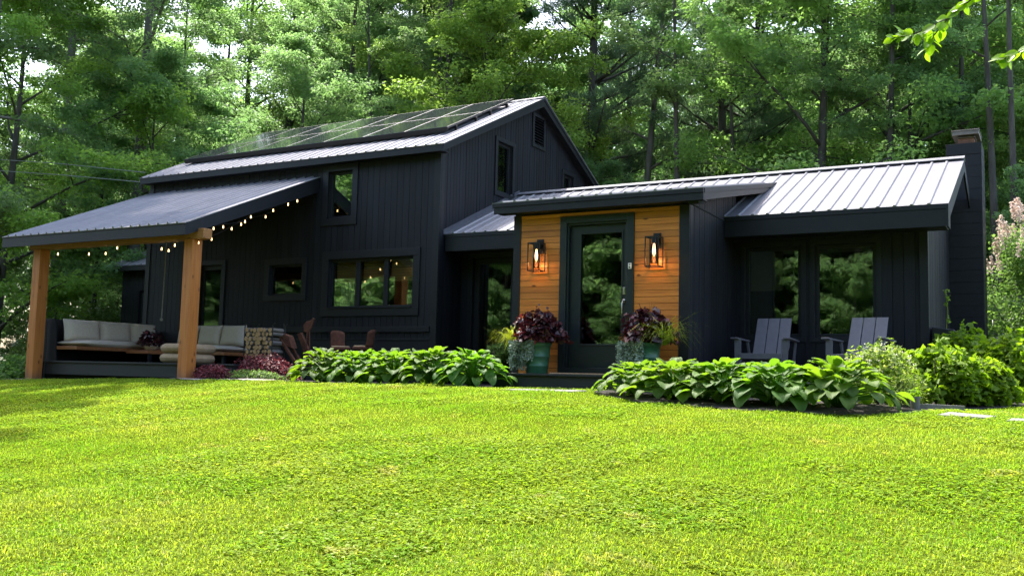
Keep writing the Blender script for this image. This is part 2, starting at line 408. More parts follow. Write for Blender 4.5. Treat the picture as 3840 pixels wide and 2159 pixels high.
def mapY(Y): return lambda u, z, d: (u, Y - d, z)        # wall facing the lawn
def mapXp(X): return lambda u, z, d: (X + d, u, z)       # wall facing right
def mapXm(X): return lambda u, z, d: (X - d, u, z)       # wall facing left
def cell(mb, mp, a, b, z0a, z0b, z1a, z1b, d0, d1):
    mb.hexa([mp(a, z0a, d1), mp(b, z0b, d1), mp(b, z0b, d0), mp(a, z0a, d0),
             mp(a, z1a, d1), mp(b, z1b, d1), mp(b, z1b, d0), mp(a, z1a, d0)])
def strips(mb, mp, u0, u1, z0, top, ops, d0, d1, extra=()):
    """fill [u0,u1] x [z0,top(u)] minus the openings with boxes between depths d0 and d1"""
    br = sorted(set([u0, u1] + [x for o in ops for x in o[:2] if u0 < x < u1] + [x for x in extra if u0 < x < u1]))
    for a, b in zip(br, br[1:]):
        if b - a < 1e-4: continue
        mid = (a + b) / 2
        cuts = sorted([(o[2], o[3]) for o in ops if o[0] < mid < o[1]])
        z = z0
        for c0, c1 in cuts:
            if c0 > z: cell(mb, mp, a, b, z, z, c0, c0, d0, d1)
            z = max(z, c1)
        if top(mid) > z: cell(mb, mp, a, b, z, z, max(top(a), z), max(top(b), z), d0, d1)
def wall(mp, u0, u1, z0, top, ops=(), pitch=0.14, gap=0.007, parent=house, extra=(), name='wall', m=BOARD, label=None, rnd=random.Random(3)):
    if not callable(top):
        tv = top; top = lambda u: tv
    core = MB(); strips(core, mp, u0, u1, z0, top, ops, -0.12, 0.0, extra)
    bo = MB(); u = u0
    while u < u1 - 1e-3:
        b = min(u + pitch, u1)
        strips(bo, mp, u, max(b - gap, u + 0.003), z0, top, ops, 0.001, 0.019 + rnd.uniform(-0.0022, 0.0022), extra)
        u += pitch
    o = bo.build(name, m, parent)
    core.build('sheathing', CORE, o)
    if label: o['label'] = label
    return o
def window(mp, u0, u1, z0, z1, tw, n=1, sash=0.05, parent=house, name='window', proud=0.045, sill=0.0, label=None, tb=None, trim=True):
    """opening u0..u1,z0..z1 ; trim of width tw round it ; n casements"""
    tb = tb or tw
    f = MB()
    w_ = (u1 - u0) / n
    for k in range(n):
        a = u0 + k * w_; b = a + w_
        for (p, q, r, s) in ((a, a + sash, z0, z1), (b - sash, b, z0, z1), (a + sash, b - sash, z0, z0 + sash), (a + sash, b - sash, z1 - sash, z1)):
            cell(f, mp, p, q, r, r, s, s, -0.09, -0.035)
    fr = f.build(name, TRIM, parent, bevel=0.004)
    if trim:
        t = MB()
        cell(t, mp, u0 - tw, u1 + tw, z1, z1, z1 + tw, z1 + tw, 0.0, proud + 0.004)
        cell(t, mp, u0 - tw, u1 + tw, z0 - tb, z0 - tb, z0, z0, 0.0, proud + 0.004)
        cell(t, mp, u0 - tw, u0, z0, z0, z1, z1, 0.0, proud)
        cell(t, mp, u1, u1 + tw, z0, z0, z1, z1, 0.0, proud)
        if sill: cell(t, mp, u0 - 0.0, u1 + 0.0, z0 - 0.001, z0 - 0.001, z0 + 0.016, z0 + 0.016, -0.03, proud + sill)
        t.build('window_trim', TRIM, fr, bevel=0.004)
    for k in range(n):
        a = u0 + k * w_ + sash - 0.004; b = u0 + (k + 1) * w_ - sash + 0.004
        g = MB(); cell(g, mp, a, b, z0 + sash - 0.004, z0 + sash - 0.004, z1 - sash + 0.004, z1 - sash + 0.004, -0.068, -0.062)
        g.build('pane', GLASS, fr)
    if label: fr['label'] = label
    return fr
def metal_sheet(mb, x0, x1, e, r, ribs, rh=0.02, rw=0.06, t=0.0):
    """ribbed sheet from eave line e=(y,z) up to r=(y,z) between x0..x1"""
    dy, dz = r[0] - e[0], r[1] - e[1]; L = math.hypot(dy, dz)
    ny_, nz_ = (-dz / L, dy / L) if dy > 0 else (dz / L, -dy / L)
    prof = [(x0, 0.0)]
    for c in ribs:
        if c - rw > x0 and c + rw < x1:
            prof += [(c - rw / 2, 0.0), (c - rw / 5, rh), (c + rw / 5, rh), (c + rw / 2, 0.0)]
            # two small stiffening beads between ribs
    prof.append((x1, 0.0))
    vs = []
    for (x, h) in prof:
        vs.append((x, e[0] + ny_ * h, e[1] + nz_ * h)); vs.append((x, r[0] + ny_ * h, r[1] + nz_ * h))
    n = len(prof)
    fs = [(2 * i, 2 * i + 2, 2 * i + 3, 2 * i + 1) for i in range(n - 1)]
    # closed underside so the sheet has thickness
    k = len(vs)
    for (x, h) in prof:
        vs.append((x, e[0] - ny_ * 0.012, e[1] - nz_ * 0.012)); vs.append((x, r[0] - ny_ * 0.012, r[1] - nz_ * 0.012))
    fs += [(k + 2 * i, k + 2 * i + 1, k + 2 * i + 3, k + 2 * i + 2) for i in range(n - 1)]
    fs += [(2 * i, k + 2 * i, k + 2 * i + 2, 2 * i + 2) for i in range(n - 1)]
    fs += [(0, 1, k + 1, k), (2 * n - 2, k + 2 * n - 2, k + 2 * n - 1, 2 * n - 1)]
    mb.add(vs, fs)
def rib_list(x0, x1, start, pitch=0.2286):
    out = []; x = start
    while x > x0: x -= pitch
    while x < x1:
        out.append(x); x += pitch
    return out

# --- main volume
ML, MDEP = -7.66, 7.22
mpF = mapY(0.0)
ops_main = [(-2.60, -2.01, 3.00, 3.92), (-2.51, -0.515, 1.245, 2.196), (-4.04, -3.18, 1.535, 2.14), (-6.02, -5.36, 0.16, 2.20)]
wall(mpF, ML, -0.10, -0.35, 4.13, ops_main, name='front_wall')
def gtop(u): return 4.09 + 0.4835 * (u + 0.2) if u < 3.61 else 4.09 + 0.4835 * (7.42 - u)
ops_g = [(1.985, 2.60, 3.72, 4.745), (4.965, 5.46, 3.62, 4.66), (3.50, 3.93, 5.03, 5.63)]
wall(mapXp(0.0), 0.0, MDEP, -0.35, gtop, ops_g, name='gable_wall', extra=(3.61,), pitch=0.105)
wall(mapXm(ML), 0.0, MDEP, -0.5, gtop, [], name='gable_wall', extra=(3.61,))
wall(lambda u, z, d: (u, MDEP + d, z), ML, 0.0, -0.5, 4.1, [], name='back_wall')
mb = MB()
mb.box(-0.105, 0.030, -0.035, 0.0, -0.35, 4.08)
mb.box(0.0, 0.034, 0.0, 0.10, -0.35, 4.06)
mb.build('corner_board', TRIM, house, bevel=0.004)
mb = MB()
mb.box(ML - 0.03, ML + 0.10, -0.035, 0.0, -0.5, 4.08)
mb.build('corner_board', TRIM, house, bevel=0.004)
mb = MB()   # belt boards low on the front wall
mb.box(-4.6, -0.106, -0.060, -0.020, 0.79, 0.895)
mb.box(-4.6, -0.106, -0.050, -0.020, 0.640, 0.672)
mb.box(-4.6, -0.106, -0.036, -0.020, -0.30, 0.640)
mb.build('belt_board', TRIM, house, bevel=0.005)
window(mpF, -2.60, -2.01, 3.00, 3.92, 0.135, sash=0.05, tb=0.145, label='tall upper window beside the porch roof')
window(mpF, -2.51, -0.515, 1.245, 2.196, 0.15, n=3, sash=0.052, sill=0.025, label='wide three casement window')
window(mpF, -4.04, -3.18, 1.535, 2.14, 0.12, sash=0.035, label='small square window behind the porch')
window(mpF, -6.02, -5.36, 0.16, 2.20, 0.10, sash=0.09, name='glass_door', label='dark glazed door behind the sofa')
gp = mapXp(0.0)
window(gp, 1.985, 2.60, 3.72, 4.745, 0.088, sash=0.05, label='tall gable window')
window(gp, 4.965, 5.46, 3.62, 4.66, 0.085, sash=0.05, label='half hidden gable window')
lv = MB()
for (p, q, r, s) in ((3.42, 3.50, 4.955, 5.70), (3.93, 4.01, 4.955, 5.70), (3.50, 3.93, 4.955, 5.03), (3.50, 3.93, 5.63, 5.70)):
    cell(lv, gp, p, q, r, r, s, s, 0.0, 0.05)
lvo = lv.build('gable_vent', TRIM, house, bevel=0.004)
lv = MB()
for k in range(10):
    z = 5.045 + k * 0.06
    lv.hexa([(0.035, 3.50, z), (0.045, 3.50, z), (0.045, 3.93, z), (0.035, 3.93, z), (-0.02, 3.50, z + 0.048), (-0.01, 3.50, z + 0.048), (-0.01, 3.93, z + 0.048), (-0.02, 3.93, z + 0.048)])
lv.build('louver', TRIM, lvo)
# main roof
ME, MR = (-0.22, 4.185), (3.61, 6.04)
rb = MB()
for (e, r) in ((ME, MR), ((7.44, 4.185), MR)):
    s = 1 if e[0] < r[0] else -1
    rb.prism([(ML - 0.12, e[0], e[1] - 0.014), (ML - 0.12, r[0], r[1] - 0.014), (ML - 0.12, r[0], r[1] - 0.11), (ML - 0.12, e[0] + s * 0.02, e[1] - 0.10)], (0.29 - ML, 0, 0))
mroof = rb.build('roof', TRIM, house)
mroof['label'] = 'steep ribbed metal roof of the two storey part'
ms = MB()
ribs = rib_list(ML - 0.10, 0.22, 0.06)
metal_sheet(ms, ML - 0.15, 0.225, (-0.25, 4.175), MR, ribs)
metal_sheet(ms, ML - 0.15, 0.225, (7.47, 4.175), MR, ribs)
ms.build('metal_sheet', METAL, mroof)
fa = MB()
fa.box(ML - 0.13, 0.20, -0.235, -0.20, 4.045, 4.172)
fa.box(ML - 0.13, 0.20, 7.42, 7.455, 4.045, 4.172)
fa.box(ML - 0.10, 0.17, -0.20, 0.0, 4.052, 4.068)
for X in (0.172, ML - 0.128):
    for (e, r) in (((-0.234, 4.172), (3.61, 6.026)), ((7.454, 4.172), (3.61, 6.026))):
        fa.prism([(X, e[0], e[1] - 0.135), (X, e[0], e[1]), (X, r[0], r[1]), (X, r[0], r[1] - 0.185)], (0.03, 0, 0))
        fa.prism([(X + (0.028 if X > 0 else -0.012), e[0] + 0.003, e[1] - 0.055), (X + (0.028 if X > 0 else -0.012), e[0] + 0.003, e[1] + 0.010), (X + (0.028 if X > 0 else -0.012), r[0], r[1] + 0.014), (X + (0.028 if X > 0 else -0.012), r[0], r[1] - 0.06)], (0.016, 0, 0))
fa.build('fascia', TRIM, mroof)
rc = MB()
for s in (1, -1):
    rc.prism([(ML - 0.15, 3.61, 6.072), (ML - 0.15, 3.61 - s * 0.14, 6.072 - 0.0677), (ML - 0.15, 3.61 - s * 0.14, 6.060 - 0.0677), (ML - 0.15, 3.61, 6.060)], (0.375 - ML, 0, 0))
rc.build('ridge_cap', METAL, mroof)

# --- wing (right part and the connector share one roof)
WY, WR = 0.80, 8.10
mpW = mapY(WY)
ops_w = [(5.41, 6.29, 0.74, 2.17), (6.50, 7.40, 0.74, 2.17)]
wall(mpW, 5.234, WR - 0.0, -0.45, 2.62, ops_w, name='wing_wall', pitch=0.16)
wall(mpW, 0.02, 2.44, -0.35, 2.62, [(0.28, 1.16, 0.02, 2.20)], name='connector_wall', pitch=0.16)
WE, WRG = (0.173, 2.600), (2.95, 3.815)
def wtop(u): return 2.50 + 0.4375 * (u - 0.173) if u < 2.95 else 2.50 + 0.4375 * (5.727 - u)
wall(mapXp(WR), WY - 0.02, 5.10, -0.45, wtop, [], name='side_wall', extra=(2.95,), pitch=0.10)
wall(lambda u, z, d: (u, 5.10 + d, z), 0.03, WR, -0.4, 2.6, [], name='back_wall')
window(mpW, 5.41, 6.29, 0.74, 2.17, 0.075, sash=0.055, proud=0.03, label='left wing window with a half lowered blind')
window(mpW, 6.50, 7.40, 0.74, 2.17, 0.075, sash=0.055, proud=0.03, label='right wing window full of tree reflections')
window(mpW, 0.28, 1.16, 0.02, 2.20, 0.10, sash=0.10, name='glass_door', label='glazed side door in the recessed connector')
mb = MB(); mb.box(WR - 0.09, WR + 0.026, WY - 0.045, WY - 0.02, -0.45, 2.4); mb.box(WR + 0.019, WR + 0.030, WY - 0.045, WY + 0.08, -0.45, 2.40)
mb.build('corner_board', TRIM, house, bevel=0.003)
rb = MB()
rb.prism([(0.02, WE[0] + 0.01, WE[1] - 0.014), (0.02, WRG[0], WRG[1] - 0.014), (0.02, WRG[0], WRG[1] - 0.12), (0.02, WE[0] + 0.02, WE[1] - 0.12)], (8.42, 0, 0))
rb.prism([(0.02, 5.70, WE[1] - 0.014), (0.02, WRG[0], WRG[1] - 0.014), (0.02, WRG[0], WRG[1] - 0.12), (0.02, 5.70, WE[1] - 0.12)], (WR - 0.02, 0, 0))
wroof = rb.build('roof', TRIM, house)
wroof['label'] = 'low ribbed metal roof over the wing and connector'
ms = MB()
wr = rib_list(0.05, 8.4, 5.703)
metal_sheet(ms, 0.022, 8.475, (0.150, 2.590), WRG, wr, rh=0.020)
metal_sheet(ms, 0.022, WR - 0.02, (5.75, 2.590), WRG, rib_list(0.05, 8.0, 5.703), rh=0.024)
ms.build('metal_sheet', METAL, wroof)
rc = MB()
rc.prism([(0.02, 2.95, 3.865), (0.02, 2.79, 3.795), (0.02, 2.79, 3.783), (0.02, 2.95, 3.850)], (8.46, 0, 0))
rc.prism([(0.02, 2.95, 3.865), (0.02, 3.11, 3.795), (0.02, 3.11, 3.783), (0.02, 2.95, 3.850)], (8.46, 0, 0))
rc.build('ridge_cap', METAL, wroof)
fa = MB()
for (a, b) in ((0.045, 2.43), (5.262, 8.44)):
    fa.box(a, b, 0.160, 0.195, 2.27, 2.520)
    fa.box(a, b, 0.150, 0.194, 2.522, 2.586)
    fa.box(a, b - 0.03, 0.196, WY - 0.022, 2.300, 2.318)
    if a < 1: fa.build('fascia', TRIM, wroof); fa = MB()
X = 8.441
fa.prism([(X, 0.150, 2.26), (X, 0.150, 2.586), (X, 2.95, 3.806), (X, 2.95, 3.60), (X, 0.42, 2.44), (X, 0.42, 2.26)], (0.028, 0, 0))
fa.prism([(X, 3.96, 3.358), (X, 2.951, 3.806), (X, 2.951, 3.60), (X, 3.96, 3.15)], (0.028, 0, 0))
fa.build('fascia', TRIM, wroof)
fl = MB()
fl.prism([(0.022, 0.10, 2.66), (0.022, 2.9, 3.89), (0.022, 2.9, 3.805), (0.022, 0.10, 2.575)], (0.022, 0, 0))
fl.prism([(0.044, 0.17, 2.606), (0.044, 2.75, 3.735), (0.044, 2.75, 3.730), (0.044, 0.17, 2.601)], (0.12, 0, 0))
fl.build('flashing', ROOFEDGE, wroof)

# --- entry
EY, EL, ER = -1.45, 2.44, 5.234
dv = (3.335, 4.317, 0.13, 2.345)
mpE = mapY(EY)
cw = MB(); rnd = random.Random(5)
strips(cw, mpE, EL, ER, -0.35, lambda u: 2.53, [dv], -0.12, 0.0)
ent = cw.build('entry_wall', CORE, house)
cd = MB(); z = 0.075
while z < 2.505:
    z1 = min(z + 0.095, 2.51)
    for a, b in ((2.538, 3.222), (4.428, 5.110)):
        cell(cd, mpE, a, b, z, z, z1 - 0.006, z1 - 0.006, 0.001, 0.022 + rnd.uniform(-0.001, 0.001))
    if z >= 2.446: cell(cd, mpE, 3.222, 4.428, z, z, z1 - 0.006, z1 - 0.006, 0.001, 0.022)
    z += 0.095
cd.build('cedar_cladding', CEDAR, ent)
def bits(mb, rects, mp, d0, d1):
    for (a, b, c, d) in rects: cell(mb, mp, a, b, c, c, d, d, d0, d1)
tb = MB(); bits(tb, [(EL - 0.03, 2.537, -0.3, 2.52), (5.111, ER + 0.03, -0.3, 2.52), (2.537, 5.111, -0.3, 0.07)], mpE, 0.0, 0.034)
tb.box(ER, ER + 0.034, EY, EY + 0.09, -0.3, 2.515)
tb.build('corner_board', TRIM, ent, bevel=0.003)
tb = MB(); bits(tb, [(3.223, dv[0], 0.075, 2.453), (dv[1], 4.427, 0.075, 2.453), (dv[0], dv[1], dv[3], 2.453)], mpE, 0.0, 0.05)
bits(tb, [(dv[0], dv[0] + 0.03, 0.18, dv[3]), (dv[1] - 0.03, dv[1], 0.18, dv[3]), (dv[0] + 0.03, dv[1] - 0.03, dv[3] - 0.03, dv[3])], mpE, -0.12, 0.02)
bits(tb, [(dv[0], dv[1], 0.075, 0.18)], mpE, -0.12, 0.055)
tb.build('door_frame', DOORP, ent, bevel=0.004)
dr = MB()
d0, d1 = -0.085, -0.035
sl = (3.368, 4.284, 0.185, 2.312); gl = (3.545, 4.215 - 0.085 + 0.085, 0.525, 2.185)
gl = (3.530, 4.130, 0.525, 2.185)
gl = (3.540, 4.212, 0.525, 2.185)
bits(dr, [(sl[0], gl[0], sl[2], sl[3]), (gl[1], sl[1], sl[2], sl[3]), (gl[0], gl[1], sl[2], gl[2]), (gl[0], gl[1], gl[3], sl[3])], mpE, d0, d1)
bits(dr, [(gl[0] - 0.018, gl[0] + 0.006, gl[2] - 0.018, gl[3] + 0.018), (gl[1] - 0.006, gl[1] + 0.018, gl[2] - 0.018, gl[3] + 0.018), (gl[0] + 0.006, gl[1] - 0.006, gl[2] - 0.018, gl[2] + 0.006), (gl[0] + 0.006, gl[1] - 0.006, gl[3] - 0.006, gl[3] + 0.018)], mpE, d1 - 0.01, d1 + 0.009)
door = dr.build('front_door', DOORP, house, bevel=0.003)
g = MB(); bits(g, [(gl[0] - 0.004, gl[1] + 0.004, gl[2] - 0.004, gl[3] + 0.004)], mpE, -0.064, -0.058)
g.build('pane', GLASS, door)
h = MB()
h.box(4.238, 4.278, EY + 0.012, EY + 0.035, 1.255, 1.362)
h.build('keypad_lock', NICKEL, door, bevel=0.004)
h = MB()
h.box(4.240, 4.276, EY + 0.012, EY + 0.035, 1.125, 1.195)
h.tube([(4.258, EY + 0.02, 1.16), (4.258, EY - 0.04, 1.165), (4.258, EY - 0.058, 1.12), (4.256, EY - 0.058, 0.99), (4.256, EY - 0.035, 0.925), (4.256, EY + 0.03, 0.915)], 0.010, 10)
h.tube([(4.258, EY - 0.03, 1.165), (4.30, EY - 0.035, 1.17)], 0.008)
h.build('door_handle', NICKEL, door, smooth=True)
h = MB(); h.box(4.346, 4.398, EY - 0.066, EY - 0.051, 1.62, 1.706)
bell = h.build('doorbell', WHITEP, ent, bevel=0.006)
h = MB(); h.lathe([(0.013, 0), (0.013, 0.006), (0.009, 0.008)], n=16)
for k, vv in enumerate(h.v): h.v[k] = (4.372 + vv[0], EY - 0.066 - vv[2], 1.645 + vv[1])
for zz in (1.672, 1.688): h.box(4.362, 4.382, EY - 0.069, EY - 0.066, zz, zz + 0.007)
h.build('button', BLACKM, bell)
# entry side walls with the belt line where the eave soffit meets
wall(mapXp(ER), EY + 0.09, WY, -0.45, lambda u: 2.66 + 0.2 * (u + 1.72) - 0.10, [], name='entry_side_wall', pitch=0.115)
wall(mapXm(EL), EY, WY, -0.45, lambda u: 2.66 + 0.2 * (u + 1.72) - 0.10, [], name='entry_side_wall', pitch=0.115)
mb = MB(); mb.prism([(ER + 0.018, EY - 0.02, 2.545), (ER + 0.018, WY, 2.545), (ER + 0.018, WY, 2.525), (ER + 0.018, EY - 0.02, 2.525)], (0.012, 0, 0))
mb.build('belt_board', CORE, house)
E0, E1 = (-1.72, 2.705), (2.45, 3.552)
er = MB()
er.prism([(2.19, E0[0] + 0.01, E0[1] - 0.014), (2.19, E1[0], E1[1] - 0.014), (2.19, E1[0], E1[1] - 0.09), (2.19, E0[0] + 0.02, E0[1] - 0.10)], (3.32, 0, 0))
eroof = er.build('roof', TRIM, house); eroof['label'] = 'shallow metal roof over the cedar entry'
ms = MB(); metal_sheet(ms, 2.155, 5.555, (-1.75, 2.692), E1, rib_list(2.2, 5.5, 2.33), rh=0.022); ms.build('metal_sheet', METAL, eroof)
fa = MB()
fa.box(2.19, 5.545, -1.735, -1.70, 2.520, 2.622)
fa.box(2.165, 5.547, -1.748, -1.699, 2.624, 2.690)
fa.box(2.21, 5.52, -1.699, EY - 0.036, 2.530, 2.546)
for X, s in ((5.518, 1), (2.165, -1)):
    fa.prism([(X, -1.698, 2.520), (X, -1.698, 2.622), (X, 2.42, 3.45), (X, 2.0, 3.30)], (0.028, 0, 0))
    X2 = X + (0.006 if s > 0 else -0.006)
    fa.prism([(X2, -1.698, 2.624), (X2, -1.698, 2.692), (X2, 2.44, 3.540), (X2, 2.44, 3.47)], (0.030, 0, 0))
fa.prism([(5.30, -1.66, 2.49), (5.36, -1.60, 2.49), (5.36, -1.60, 2.53), (5.30, -1.66, 2.53)], (0.15, 0, 0))
fa.build('fascia', TRIM, eroof)

# --- chimney
ch = MB()
ch.box(8.103, 8.655, 4.0, 4.75, -0.4, 4.318)
z = 4.19; k = 0
chim = ch.build('chimney', CHIMN, house, bevel=0.006)
cc = MB()
z = 4.318
rows = []
while z > -0.3: rows.append((z - 0.205, z - 0.004)); z -= 0.205
for k, (za, zb) in enumerate(rows):
    if k == 0: cc.box(8.095, 8.663, 3.985, 3.999, za, zb)
    else:
        cc.box(8.108, 8.654, 3.990, 3.999, za, zb)
    cc.box(8.656, 8.662, 4.0, 4.745, za, zb)
cc.build('block_facing', CHIMN, chim, bevel=0.003)
fb = MB()
for k in range(4):
    z = 4.319 + k * 0.027
    fb.box(8.283, 8.545, 4.10, 4.60, z, z + 0.024)
fb.build('flue', COPPER, chim)
cp = MB(); cp.box(8.265, 8.563, 4.07, 4.63, 4.43, 4.452); cp.box(8.195, 8.625, 4.0, 4.70, 4.470, 4.535); cp.box(8.185, 8.635, 3.99, 4.71, 4.536, 4.560)
for (x, y) in ((8.29, 4.1), (8.54, 4.1), (8.29, 4.6), (8.54, 4.6)): cp.box(x - .012, x + .012, y - .012, y + .012, 4.452, 4.470)
cp.build('chimney_cap', CAPM, chim, bevel=0.004)

# --- porch
PX0, PX1 = -7.79, -2.835
PE, PW = (-3.29, 2.450), (-0.02, 3.850)
pr = MB()
pr.prism([(PX0 + 0.02, PE[0] + 0.03, PE[1] - 0.012), (PX0 + 0.02, PW[0], PW[1] - 0.014), (PX0 + 0.02, PW[0], PW[1] - 0.10), (PX0 + 0.02, PE[0] + 0.03, PE[1] - 0.10)], (PX1 - PX0 - 0.04, 0, 0))
proof = pr.build('porch_roof', TRIM, house)
ms = MB(); metal_sheet(ms, PX0 - 0.01, PX1 + 0.006, (-3.325, 2.442), PW, rib_list(PX0, PX1, -3.24), rh=0.032); ms.build('metal_sheet', METAL, proof)
fa = MB()
fa.box(PX0, PX1 - 0.001, -3.305, -3.265, 2.245, 2.438)
for X in (PX1 - 0.041, PX0 + 0.001):
    fa.prism([(X, -3.264, 2.245), (X, -3.264, 2.452), (X, -0.022, 3.838), (X, -0.022, 3.545)], (0.04, 0, 0))
fa.build('fascia', TRIM, proof)
ra = MB()
for k in range(9):
    x = PX0 + 0.35 + k * 0.55
    ra.prism([(x, -3.20, 2.285), (x, -3.20, 2.385), (x, -0.03, 3.735), (x, -0.03, 3.60)], (0.045, 0, 0))
ra.build('rafter', TRIM, proof)
bm_ = MB(); bm_.box(-7.35, -2.70, -3.03, -2.84, 2.215, 2.385); beam = bm_.build('beam', CEDARB, house, bevel=0.006)
hw = MB()
hw.box(-7.45, -2.95, -0.045, -0.021, 3.30, 3.45)
hw.build('ledger', TRIM, proof)
for x in (-7.10, -3.03):
    p = MB(); p.box(-0.105, 0.105, -0.105, 0.105, 0, 2.212 - (G(x, -2.94) - 0.05)); po = p.build('porch_post', CEDARP, house, bevel=0.008)
    po.location = (x - 0.0, -2.94, G(x, -2.94) - 0.05)

# ------------------------------------------------------------------ deck, step, shed
dk = thing('deck', 'low dark stained deck under the porch roof', 'deck')
fb = MB(); fb.box(-7.30, -2.10, -2.80, -2.765, -0.13, 0.088); fb.box(-7.30, -7.265, -2.764, -0.1, -0.13, 0.088); fb.box(-2.135, -2.10, -2.764, -0.1, -0.13, 0.088)
fb.build('fascia', DECKM, dk)
db = MB(); y = -2.83
while y < -0.06:
    db.box(-7.33, -2.07, y, y + 0.136, 0.090, 0.120); y += 0.142
db.build('floorboard', DECKM, dk, bevel=0.003)
db = MB(); db.box(-7.2, -2.15, -2.70, -0.1, -0.4, 0.06); db.build('joists', CORE, dk)
st = thing('entry_step', 'wide black wooden step in front of the cedar entry', 'step')
sb = MB()
for k in range(6): sb.box(2.55, 5.12, -2.37 + k * 0.147, -2.37 + k * 0.147 + 0.142, 0.045, 0.075)
sb.build('tread', DECKM, st, bevel=0.003)
sb = MB(); sb.box(2.60, 5.07, -2.335, -2.30, -0.28, 0.043); sb.box(2.60, 2.635, -2.29, -1.49, -0.28, 0.043); sb.box(5.035, 5.07, -2.29, -1.49, -0.28, 0.043)
sb.build('riser', DECKM, st)
dm = MB()
dm.box(3.46, 4.30, -2.22, -1.66, 0.0765, 0.094)
tag(dm.build('doormat', MATM, bevel=0.004), 'flat brown doormat lying at the front door', 'doormat')

shed = thing('shed', 'small black outbuilding with ribbed metal roof behind the porch', 'shed')
SX0, SX1, SY = -10.93, -8.2, 2.0
wall(mapY(SY), SX0, SX1, -0.5, 2.56, [(-10.28, -9.5, -0.4, 1.95)], parent=shed, name='wall', pitch=0.15)
wall(mapXm(SX0), SY, 4.6, -0.5, lambda u: 2.56 + 0.45 * (u - 2.0), [], parent=shed, name='wall', pitch=0.15)
wall(mapXp(SX1), SY, 4.6, -0.5, lambda u: 2.56 + 0.45 * (u - 2.0), [], parent=shed, name='wall', pitch=0.15)
sd = MB(); sd.box(-10.24, -9.54, SY + 0.02, SY + 0.06, -0.4, 1.92); sd.build('door', TRIM, shed)
sr = MB(); sr.prism([(SX0 - 0.30, 1.72, 2.555), (SX0 - 0.30, 4.7, 3.90), (SX0 - 0.30, 4.7, 3.80), (SX0 - 0.30, 1.72, 2.455)], (SX1 - SX0 + 0.55, 0, 0))
sro = sr.build('roof', TRIM, shed)
ms = MB(); metal_sheet(ms, SX0 - 0.32, SX1 + 0.27, (1.69, 2.562), (4.72, 3.925), rib_list(SX0 - 0.3, SX1 + 0.2, -9.0)); ms.build('metal_sheet', METAL, sro)
fa = MB(); fa.box(SX0 - 0.30, SX1 + 0.25, 1.69, 1.718, 2.43, 2.553); fa.build('fascia', TRIM, sro)

# ------------------------------------------------------------------ solar panels
SOLARG = None
m, t, p, o = nodes_of('solar_cell_glass')
tc = t.nodes.new('ShaderNodeTexCoord'); bt = t.nodes.new('ShaderNodeTexBrick')
bt.inputs['Color1'].default_value = (0.012, 0.014, 0.020, 1); bt.inputs['Color2'].default_value = (0.015, 0.017, 0.024, 1); bt.inputs['Mortar'].default_value = (0.035, 0.037, 0.042, 1)
bt.offset = 0.0; bt.inputs['Scale'].default_value = 1.0; bt.inputs['Brick Width'].default_value = 0.158; bt.inputs['Row Height'].default_value = 0.158; bt.inputs['Mortar Size'].default_value = 0.0035
t.links.new(tc.outputs['Object'], bt.inputs['Vector'])
d = t.nodes.new('ShaderNodeBsdfDiffuse'); t.links.new(bt.outputs[0], d.inputs[0])
g = t.nodes.new('ShaderNodeBsdfGlossy'); g.inputs[0].default_value = (0.80, 0.88, 0.82, 1); g.inputs['Roughness'].default_value = 0.07
n = noise(t, tc.outputs['Object'], 3.0, 3); b = t.nodes.new('ShaderNodeBump'); b.inputs['Strength'].default_value = 0.03; b.inputs['Distance'].default_value = 0.02
t.links.new(n, b.inputs['Height']); t.links.new(b.outputs[0], g.inputs['Normal'])
x = t.nodes.new('ShaderNodeMixShader'); x.inputs[0].default_value = 0.46
t.links.new(d.outputs[0], x.inputs[1]); t.links.new(g.outputs[0], x.inputs[2]); t.links.new(x.outputs[0], o.inputs['Surface'])
SOLARG = m
ALU = mat('panel_frame_metal', (0.055, 0.055, 0.06), None, 0.4, metal=0.7)
ALUB = mat('panel_skirt_metal', (0.02, 0.02, 0.023), None, 0.4, metal=0.4)
ALUS = mat('panel_clip_metal', (0.35, 0.35, 0.37), None, 0.4, metal=0.9)
PWD, PHT = 1.005, 1.375
sp = thing('solar_panel', '', 'solar panel', group='solar panels on the main roof')
q = MB(); q.box(-PWD / 2 + 0.012, PWD / 2 - 0.012, -PHT / 2 + 0.012, PHT / 2 - 0.012, -0.004, 0.002); q.build('glass', SOLARG, sp)
q = MB()
q.box(-PWD / 2, PWD / 2, -PHT / 2, -PHT / 2 + 0.012, -0.036, 0.005); q.box(-PWD / 2, PWD / 2, PHT / 2 - 0.012, PHT / 2, -0.036, 0.005)
q.box(-PWD / 2, -PWD / 2 + 0.012, -PHT / 2 + 0.012, PHT / 2 - 0.012, -0.036, 0.005); q.box(PWD / 2 - 0.012, PWD / 2, -PHT / 2 + 0.012, PHT / 2 - 0.012, -0.036, 0.005)
q.build('frame', ALU, sp)
sl_ = math.atan2(MR[1] - ME[1], MR[0] - ME[0])
ords = ['leftmost', 'second', 'third', 'fourth', 'fifth', 'sixth', 'rightmost']
first = True
for r in range(2):
    for c in range(7):
        dist = 0.965 + PHT / 2 + r * (PHT + 0.015)
        xx = -0.27 - PWD / 2 - (6 - c) * (PWD + 0.012)
        loc = (xx, ME[0] + math.cos(sl_) * dist - math.sin(sl_) * 0.135, ME[1] + math.sin(sl_) * dist + math.cos(sl_) * 0.135)
        pnl = sp if first else dup(sp, loc)
        first = False
        pnl.location = loc; pnl.rotation_euler = (sl_, 0, 0)
        pnl['label'] = '%s solar panel%s in the %s row on the main roof' % (ords[c], '' if c in (0, 6) else ' from the left', 'lower' if r == 0 else 'upper, ridge side')
rk = thing('panel_rack', 'dark mounting rails and clips holding the solar panels off the roof', 'mounting rack')
q = MB()
